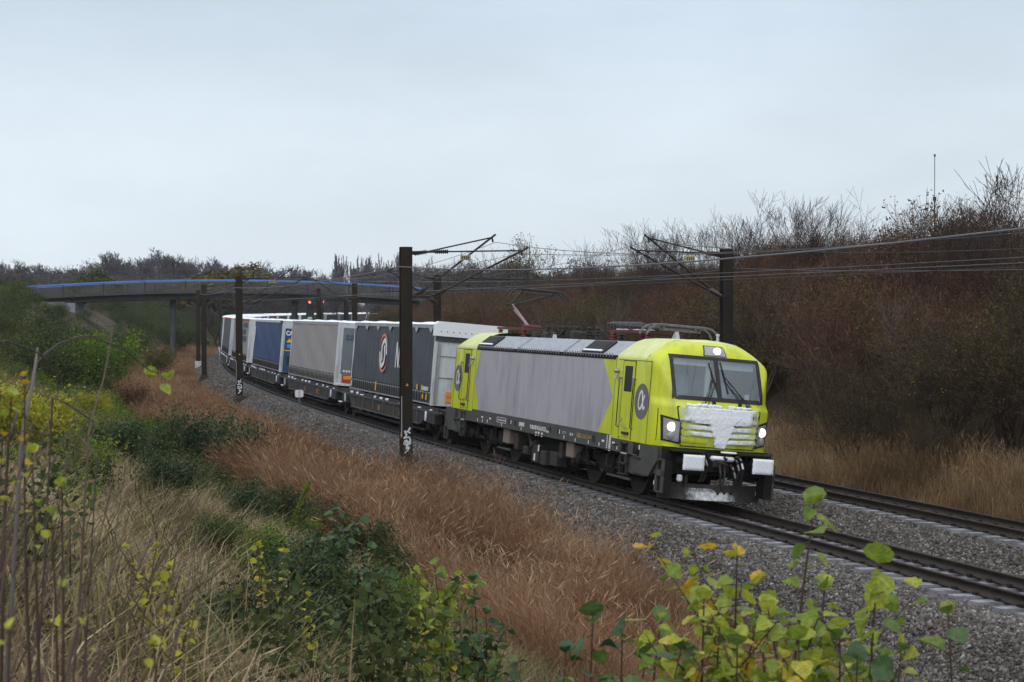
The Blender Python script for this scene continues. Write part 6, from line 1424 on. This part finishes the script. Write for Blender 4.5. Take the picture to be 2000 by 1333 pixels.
def sapling(label, px, ytop, depth, nleaf, lsize, m_leaf, vmean, seed, twigs=3, grp='leafy saplings at the bottom of the picture', bend=.12, span=.75):
    r = np.random.default_rng(seed); top = toward(px, ytop, depth); s, n = to_sn(top); g = G(s[0], n[0]); base = np.array([top[0] + r.normal(0, bend), top[1] + r.normal(0, bend), g[2] - .05]); H = top[2] - base[2]
    t = tag(empty('leafy_sapling', Matrix.Translation(Vector(base))), label, 'sapling', grp); top = top - base; k = 9; us = np.linspace(0, 1, k)
    path = [top * u + np.array([math.sin(u * 5 + seed) * .025, math.cos(u * 4 + seed) * .025, 0]) * H * .5 * (1 - u) for u in us]
    segs = [(path[i], path[i + 1], .010 * (1 - us[i] * .75) * (.6 + H * .25), .010 * (1 - us[i + 1] * .75) * (.6 + H * .25)) for i in range(k - 1)]; C, A = [], []
    def along(pth, m_, lo):
        for q in range(m_):
            u = lo + (1 - lo) * (q + r.uniform(.1, .9)) / m_; f = u * (len(pth) - 1); i = min(int(f), len(pth) - 2); p = pth[i] + (pth[i + 1] - pth[i]) * (f - i)
            a = q * 2.4 + r.normal(0, .5); d = np.array([math.cos(a), math.sin(a), r.normal(.15, .35)]); d /= np.linalg.norm(d); e = p + d * lsize * .22; segs.append((p, e, .0022, .0016)); C.append(e); A.append(unit(d + np.array([0, 0, r.normal(-.25, .3)])))
    along(path, nleaf, 1 - span)
    for q in range(twigs):
        u = r.uniform(1 - span, .85); f = u * (k - 1); i = min(int(f), k - 2); p = path[i] + (path[i + 1] - path[i]) * (f - i); a = r.uniform(0, 2 * PI); L_ = r.uniform(.18, .42) * min(1, H * .6)
        d = np.array([math.cos(a) * .8, math.sin(a) * .8, .75]); tw = [p, p + d * L_ * .5, p + d * L_ + np.array([0, 0, .04])]; segs += [(tw[0], tw[1], .004, .003), (tw[1], tw[2], .003, .002)]; along(tw, max(3, nleaf // 4), .25)
    C += [path[-1], path[-1]]; A += [np.array([.5, -.3, .8]), np.array([-.5, .3, .75])]; C, A = np.array(C), unit(np.array(A)); n_ = len(C); Up = unit(np.array([[0, 0, 1.]]) + r.normal(0, .45, (n_, 3)))
    a, b = seg_mesh(segs); np_mesh('stem', a, b, stem_b, t); blades('leaves', C, A, Up, lsize * .86 * r.uniform(.5, 1.15, n_), np.clip(r.normal(vmean, .2, n_), 0, 1), m_leaf, t, r)
    return t
SP = [(1590, 985, 5.0, 20, .100, bl_yel, .45, 'tallest lime-leaved sapling, its tip against the near rail'), (1440, 1085, 5.0, 20, .085, bl_yel, .72, 'yellow-leaved sapling left of the tallest one'), (1715, 1100, 4.7, 15, .115, bl_yel, .38, 'sapling with large drooping leaves right of the tallest one'), (1852, 1200, 4.7, 9, .100, bl_grn, .55, 'sparse sapling nearest the bottom right corner'),
      (1375, 1170, 4.8, 18, .085, bl_yel, .62, 'sapling bearing one orange leaf, left of the yellow-leaved one'), (1500, 1190, 4.9, 22, .080, bl_yel, .68, 'dense yellow sapling between the two tall ones'), (1640, 1230, 4.9, 18, .085, bl_yel, .40, 'lime sapling low in front of the tallest one'), (1560, 1250, 4.6, 20, .080, bl_yel, .60, 'low yellow-green sapling at the bottom edge'), (1330, 1270, 4.6, 14, .085, bl_grn, .45, 'green sapling at the bottom edge left of the yellow ones'), (1760, 1270, 4.5, 12, .095, bl_grn, .6, 'green sapling at the bottom edge below the large-leaved one'), (1440, 1262, 4.5, 18, .085, bl_grn, .5, 'dull green sapling under the yellow-leaved one'),
      (1158, 1205, 5.0, 9, .105, bl_grn, .42, 'sapling with one broad round leaf, centre right of the bottom edge'), (1215, 1245, 5.2, 9, .095, bl_grn, .42, 'sapling with a long horizontal leaf beside the broad-leaved one'), (1105, 1275, 5.0, 8, .08, bl_grn, .35, 'short dark sapling left of the broad-leaved one'), (1260, 1290, 5.0, 9, .08, bl_grn, .45, 'short green sapling right of the long-leaved one'),
      (1480, 1140, 5.2, 20, .078, bl_yel, .66, 'slim yellow sapling behind the dense one'), (1610, 1150, 5.3, 16, .085, bl_yel, .42, 'sapling behind the tallest one, half hidden by its leaves'), (1405, 1225, 4.7, 18, .078, bl_yel, .70, 'short bright yellow sapling near the orange-leaved one'), (1530, 1285, 4.4, 18, .075, bl_yel, .64, 'lowest yellow sapling at the bottom edge'), (1675, 1290, 4.4, 16, .085, bl_grn, .62, 'low green sapling at the bottom edge below the lime one'), (1290, 1215, 5.0, 12, .085, bl_grn, .62, 'loose sapling left of the yellow group'),
      (848, 1105, 9.0, 22, .085, bl_yel, .50, 'tall-stemmed sapling with a yellow tip at the bottom centre'), (890, 1140, 9.2, 24, .085, bl_grn, .55, 'tall straight-stemmed green sapling in the bottom centre'), (925, 1135, 9.4, 20, .085, bl_grn, .42, 'dark-leaved sapling at the right of the bottom centre clump'), (868, 1160, 8.8, 24, .08, bl_yel, .42, 'sapling in the middle of the bottom centre clump'), (950, 1200, 9.2, 22, .085, bl_grn, .4, 'bluish green sapling beside the russet grass'), (815, 1195, 8.8, 20, .075, bl_yel, .55, 'yellow-green sapling left in the bottom centre clump'), (985, 1270, 8.8, 12, .075, bl_grn, .55, 'small sapling with pale leaves right of the clump'),
      (725, 1075, 10.5, 20, .085, bl_grn, .38, 'green sapling in front of the reed clump'), (655, 1000, 14.0, 26, .11, bl_grn, .25, 'glossy dark sapling with long leaves before the russet grass')]
for i, (px, yt, dp, nl, ls, m_, vm, lab) in enumerate(SP): sapling(lab, px, yt, dp, int(nl * (2.5 if dp < 5.6 else 1.5)), ls * .9, m_, vm, 400 + i, twigs=9 if nl > 15 else 3)
for i, (px, yt, dp, lab) in enumerate(((505, 1068, 9.0, 'thin shoot hung with small yellow leaves, left of two'), (560, 1080, 9.2, 'thin shoot hung with small yellow leaves, right of two'), (602, 1165, 8.6, 'short yellow-leaved shoot beside the dark bramble'), (305, 1070, 7.5, 'yellow-leaved stalk in the dry grass'), (330, 1110, 7.2, 'second yellow-leaved stalk, right of the first'), (375, 1190, 7.0, 'low yellowish plant in the dry grass'))):
    sapling(lab, px, yt, dp, 16, .048, lf_yel, .6, 450 + i, twigs=2, grp='yellow-leaved shoots in the dry grass', span=.45)
for i, (px, yt, dp, nl, lab) in enumerate(((22, 775, 4.2, 7, 'yellow-leaved twig at the left edge, uppermost'), (48, 735, 4.6, 4, 'yellow leaf pair hanging beside the grey stick'), (62, 885, 4.0, 6, 'yellow leaves beside the grey stick'), (100, 1005, 3.4, 3, 'blurred yellow leaf among the brown stalks'), (120, 950, 3.6, 3, 'small yellow sprig among the brown stalks'), (18, 1230, 2.6, 3, 'blurred lime leaves near the bottom left corner'), (300, 1260, 2.9, 3, 'blurred yellow leaves low among the stalks'), (165, 1220, 2.8, 4, 'blurred green and orange leaves near the bottom left'))):
    sapling(lab, px, yt, dp, nl, .034 if dp > 3 else .024, bl_yel, .72, 470 + i, twigs=0, grp='sprigs among the brown stalks', span=.22, bend=.05)

# ---- bare stalks, arching canes
def stick(name, label, cat, pts, r_, m, grp=None):
    mb = MB(); mb.tube(pts, r_, 6); return tag(mb.build(name, m), label, cat, grp)
rs = np.random.default_rng(61); stalk_m = mat('dry_stalk', (.115, .085, .070), .85, var=.3, scale=3, spec=.15)
for i in range(30):
    x1 = rs.uniform(-10, 430); y1 = rs.uniform(760, 1060) + max(0, x1 - 250) * .35; dp = rs.uniform(3.0, 6.5); top = toward(x1, y1, dp); s, n = to_sn(top); gz = float(G(s[0], n[0])[2]); lean_ = rs.uniform(.12, .62)
    base = np.array(top) - np.array(CR) * (top[2] - gz) * lean_ - np.array(CD) * rs.uniform(-.1, .3); base[2] = gz - .05; mid = (base + top) / 2 + rs.normal(0, .03, 3)
    stick('dry_stalk', 'tall bare brown stalk leaning to the right in the dry grass of the bottom left', 'stalk', [Vector(base), Vector(mid), Vector(top)], [.0040, .0030, .0014], stalk_m, 'bare stalks in the left foreground')
cane_m = mat('bramble_cane', (.060, .045, .045), .7, var=.3, scale=8)
def cane(label, pix, dp, r_, m=cane_m, grp='bare canes at the left edge', leaves=0):
    pts = [Vector(toward(54 * 0 + a / 3.703, 540 + b / 3.703, dp + q * .06)) for q, (a, b) in enumerate(pix)]; p0 = pts[0]; s, n = to_sn(np.array(p0)); gz = float(G(s[0], n[0])[2])
    if p0.z > gz + .1 and dp < 8: pts = [Vector((p0.x - .05, p0.y - .08, gz - .05)), Vector((p0.x - .02, p0.y - .03, (gz + p0.z) / 2))] + pts
    t = tag(empty('bramble_cane', Matrix.Translation(pts[0])), label, 'cane', grp); o = pts[0]; mb = MB(); mb.tube([p - o for p in pts], [r_ * (1 - .6 * i / len(pts)) for i in range(len(pts))], 6)
    for i in range(1, len(pts) - 1):
        for u in (.2, .6): p = pts[i].lerp(pts[i + 1], u) - o; mb.tube([p, p + Vector((.004, .004, .012 if i % 2 else -.012))], [.0018, .0004], 4)
    mb.build('cane', m, t)
    if leaves:
        r = np.random.default_rng(5); e = np.array(pts[-1] - o); C = e + r.normal(0, .03, (leaves, 3)); A = unit(r.normal(0, 1, (leaves, 3)) + np.array([0, .6, -.2])); blades('leaves', C, A, unit(np.array([[0, 0, 1.]]) + r.normal(0, .3, (leaves, 3))), np.full(leaves, .05), np.full(leaves, .6), bl_yel, t, r)
    return t
cane('bare cane arching over the left bank with a small leaf at its tip', [(60, 1180), (140, 960), (215, 790), (265, 625), (330, 560), (420, 490), (560, 440), (640, 432), (800, 490), (900, 530), (1010, 625), (1090, 685), (1140, 700)], 5.0, .0042, leaves=4)
cane('thin grey cane drooping in from the left edge', [(-40, 480), (40, 465), (180, 515), (290, 560), (360, 650), (430, 740), (450, 785)], 4.6, .0035)
cane('pale upright stick at the left edge', [(150, 1240), (185, 1000), (225, 850), (262, 600), (272, 520)], 4.8, .008, mat('grey_stick', (.13, .115, .105), .9, var=.3, scale=9))
cane('thin upright stick crossing the arching cane', [(640, 1150), (680, 980), (750, 740), (800, 480), (815, 375)], 5.4, .0048, stalk_m)
cane('short dark twig slanting across the yellow bush', [(380, 880), (470, 915), (560, 970), (680, 1055)], 5.2, .004)
for i, pix in enumerate(([(0, 860), (150, 980), (260, 1100), (330, 1250)], [(20, 1150), (200, 1110), (420, 1180), (640, 1290)], [(700, 1310), (560, 1150), (440, 1230)])): cane('thin bare thorn twig among the stalks, ' + ('upper', 'middle', 'lower')[i], pix, 4.4 + .3 * i, .003)
s, n, t_ = on_ground(555, 1085); b = Vector(G(s, n)); tip = Vector(toward(605, 945, t_ * .985)); mb = MB(); r = np.random.default_rng(77); pts = [b, b.lerp(tip, .4) + Vector((0, 0, .12)), b.lerp(tip, .75) + Vector((0, 0, .1)), tip]
t = tag(empty('arching_shoot', Matrix.Translation(b)), 'bright lime shoot arching up in front of the russet grass', 'shoot'); mb.tube([p - b for p in pts], [.008, .007, .005, .003], 6); mb.build('stem', stem_b, t)
u = r.uniform(.25, 1, 260); C = np.array([np.array(pts[min(int(q * 3), 2)].lerp(pts[min(int(q * 3), 2) + 1], q * 3 - min(int(q * 3), 2)) - b) for q in u]); A = unit(r.normal(0, 1, (260, 3)) + np.array([0, 0, .6])); lv, lf_ = diamonds(C, A, unit(np.cross(A, r.normal(0, 1, (260, 3)))), r.uniform(.04, .09, 260), .3); np_mesh('leaves', lv, lf_, lf_bright, t, v=np.repeat(r.uniform(.3, 1, 260), 4))

# ------------------------------------------------------------------ the damp air: one closed box round everything
hz = bpy.data.materials.new('damp_air'); hz.use_nodes = True; t_ = hz.node_tree; t_.nodes.remove(t_.nodes['Principled BSDF'])
pv = t_.nodes.new('ShaderNodeVolumePrincipled'); pv.inputs['Color'].default_value = (.80, .84, .90, 1); pv.inputs['Density'].default_value = HAZE; pv.inputs['Anisotropy'].default_value = .1
t_.links.new(pv.outputs[0], t_.nodes['Material Output'].inputs['Volume'])
if HAZE > 0:
    mb = MB(); mb.box(-760, 160, -760, 900, -8, 40); tag(mb.build('haze', hz, None, 0), 'pale damp air over the whole cutting', 'haze', kind='stuff')
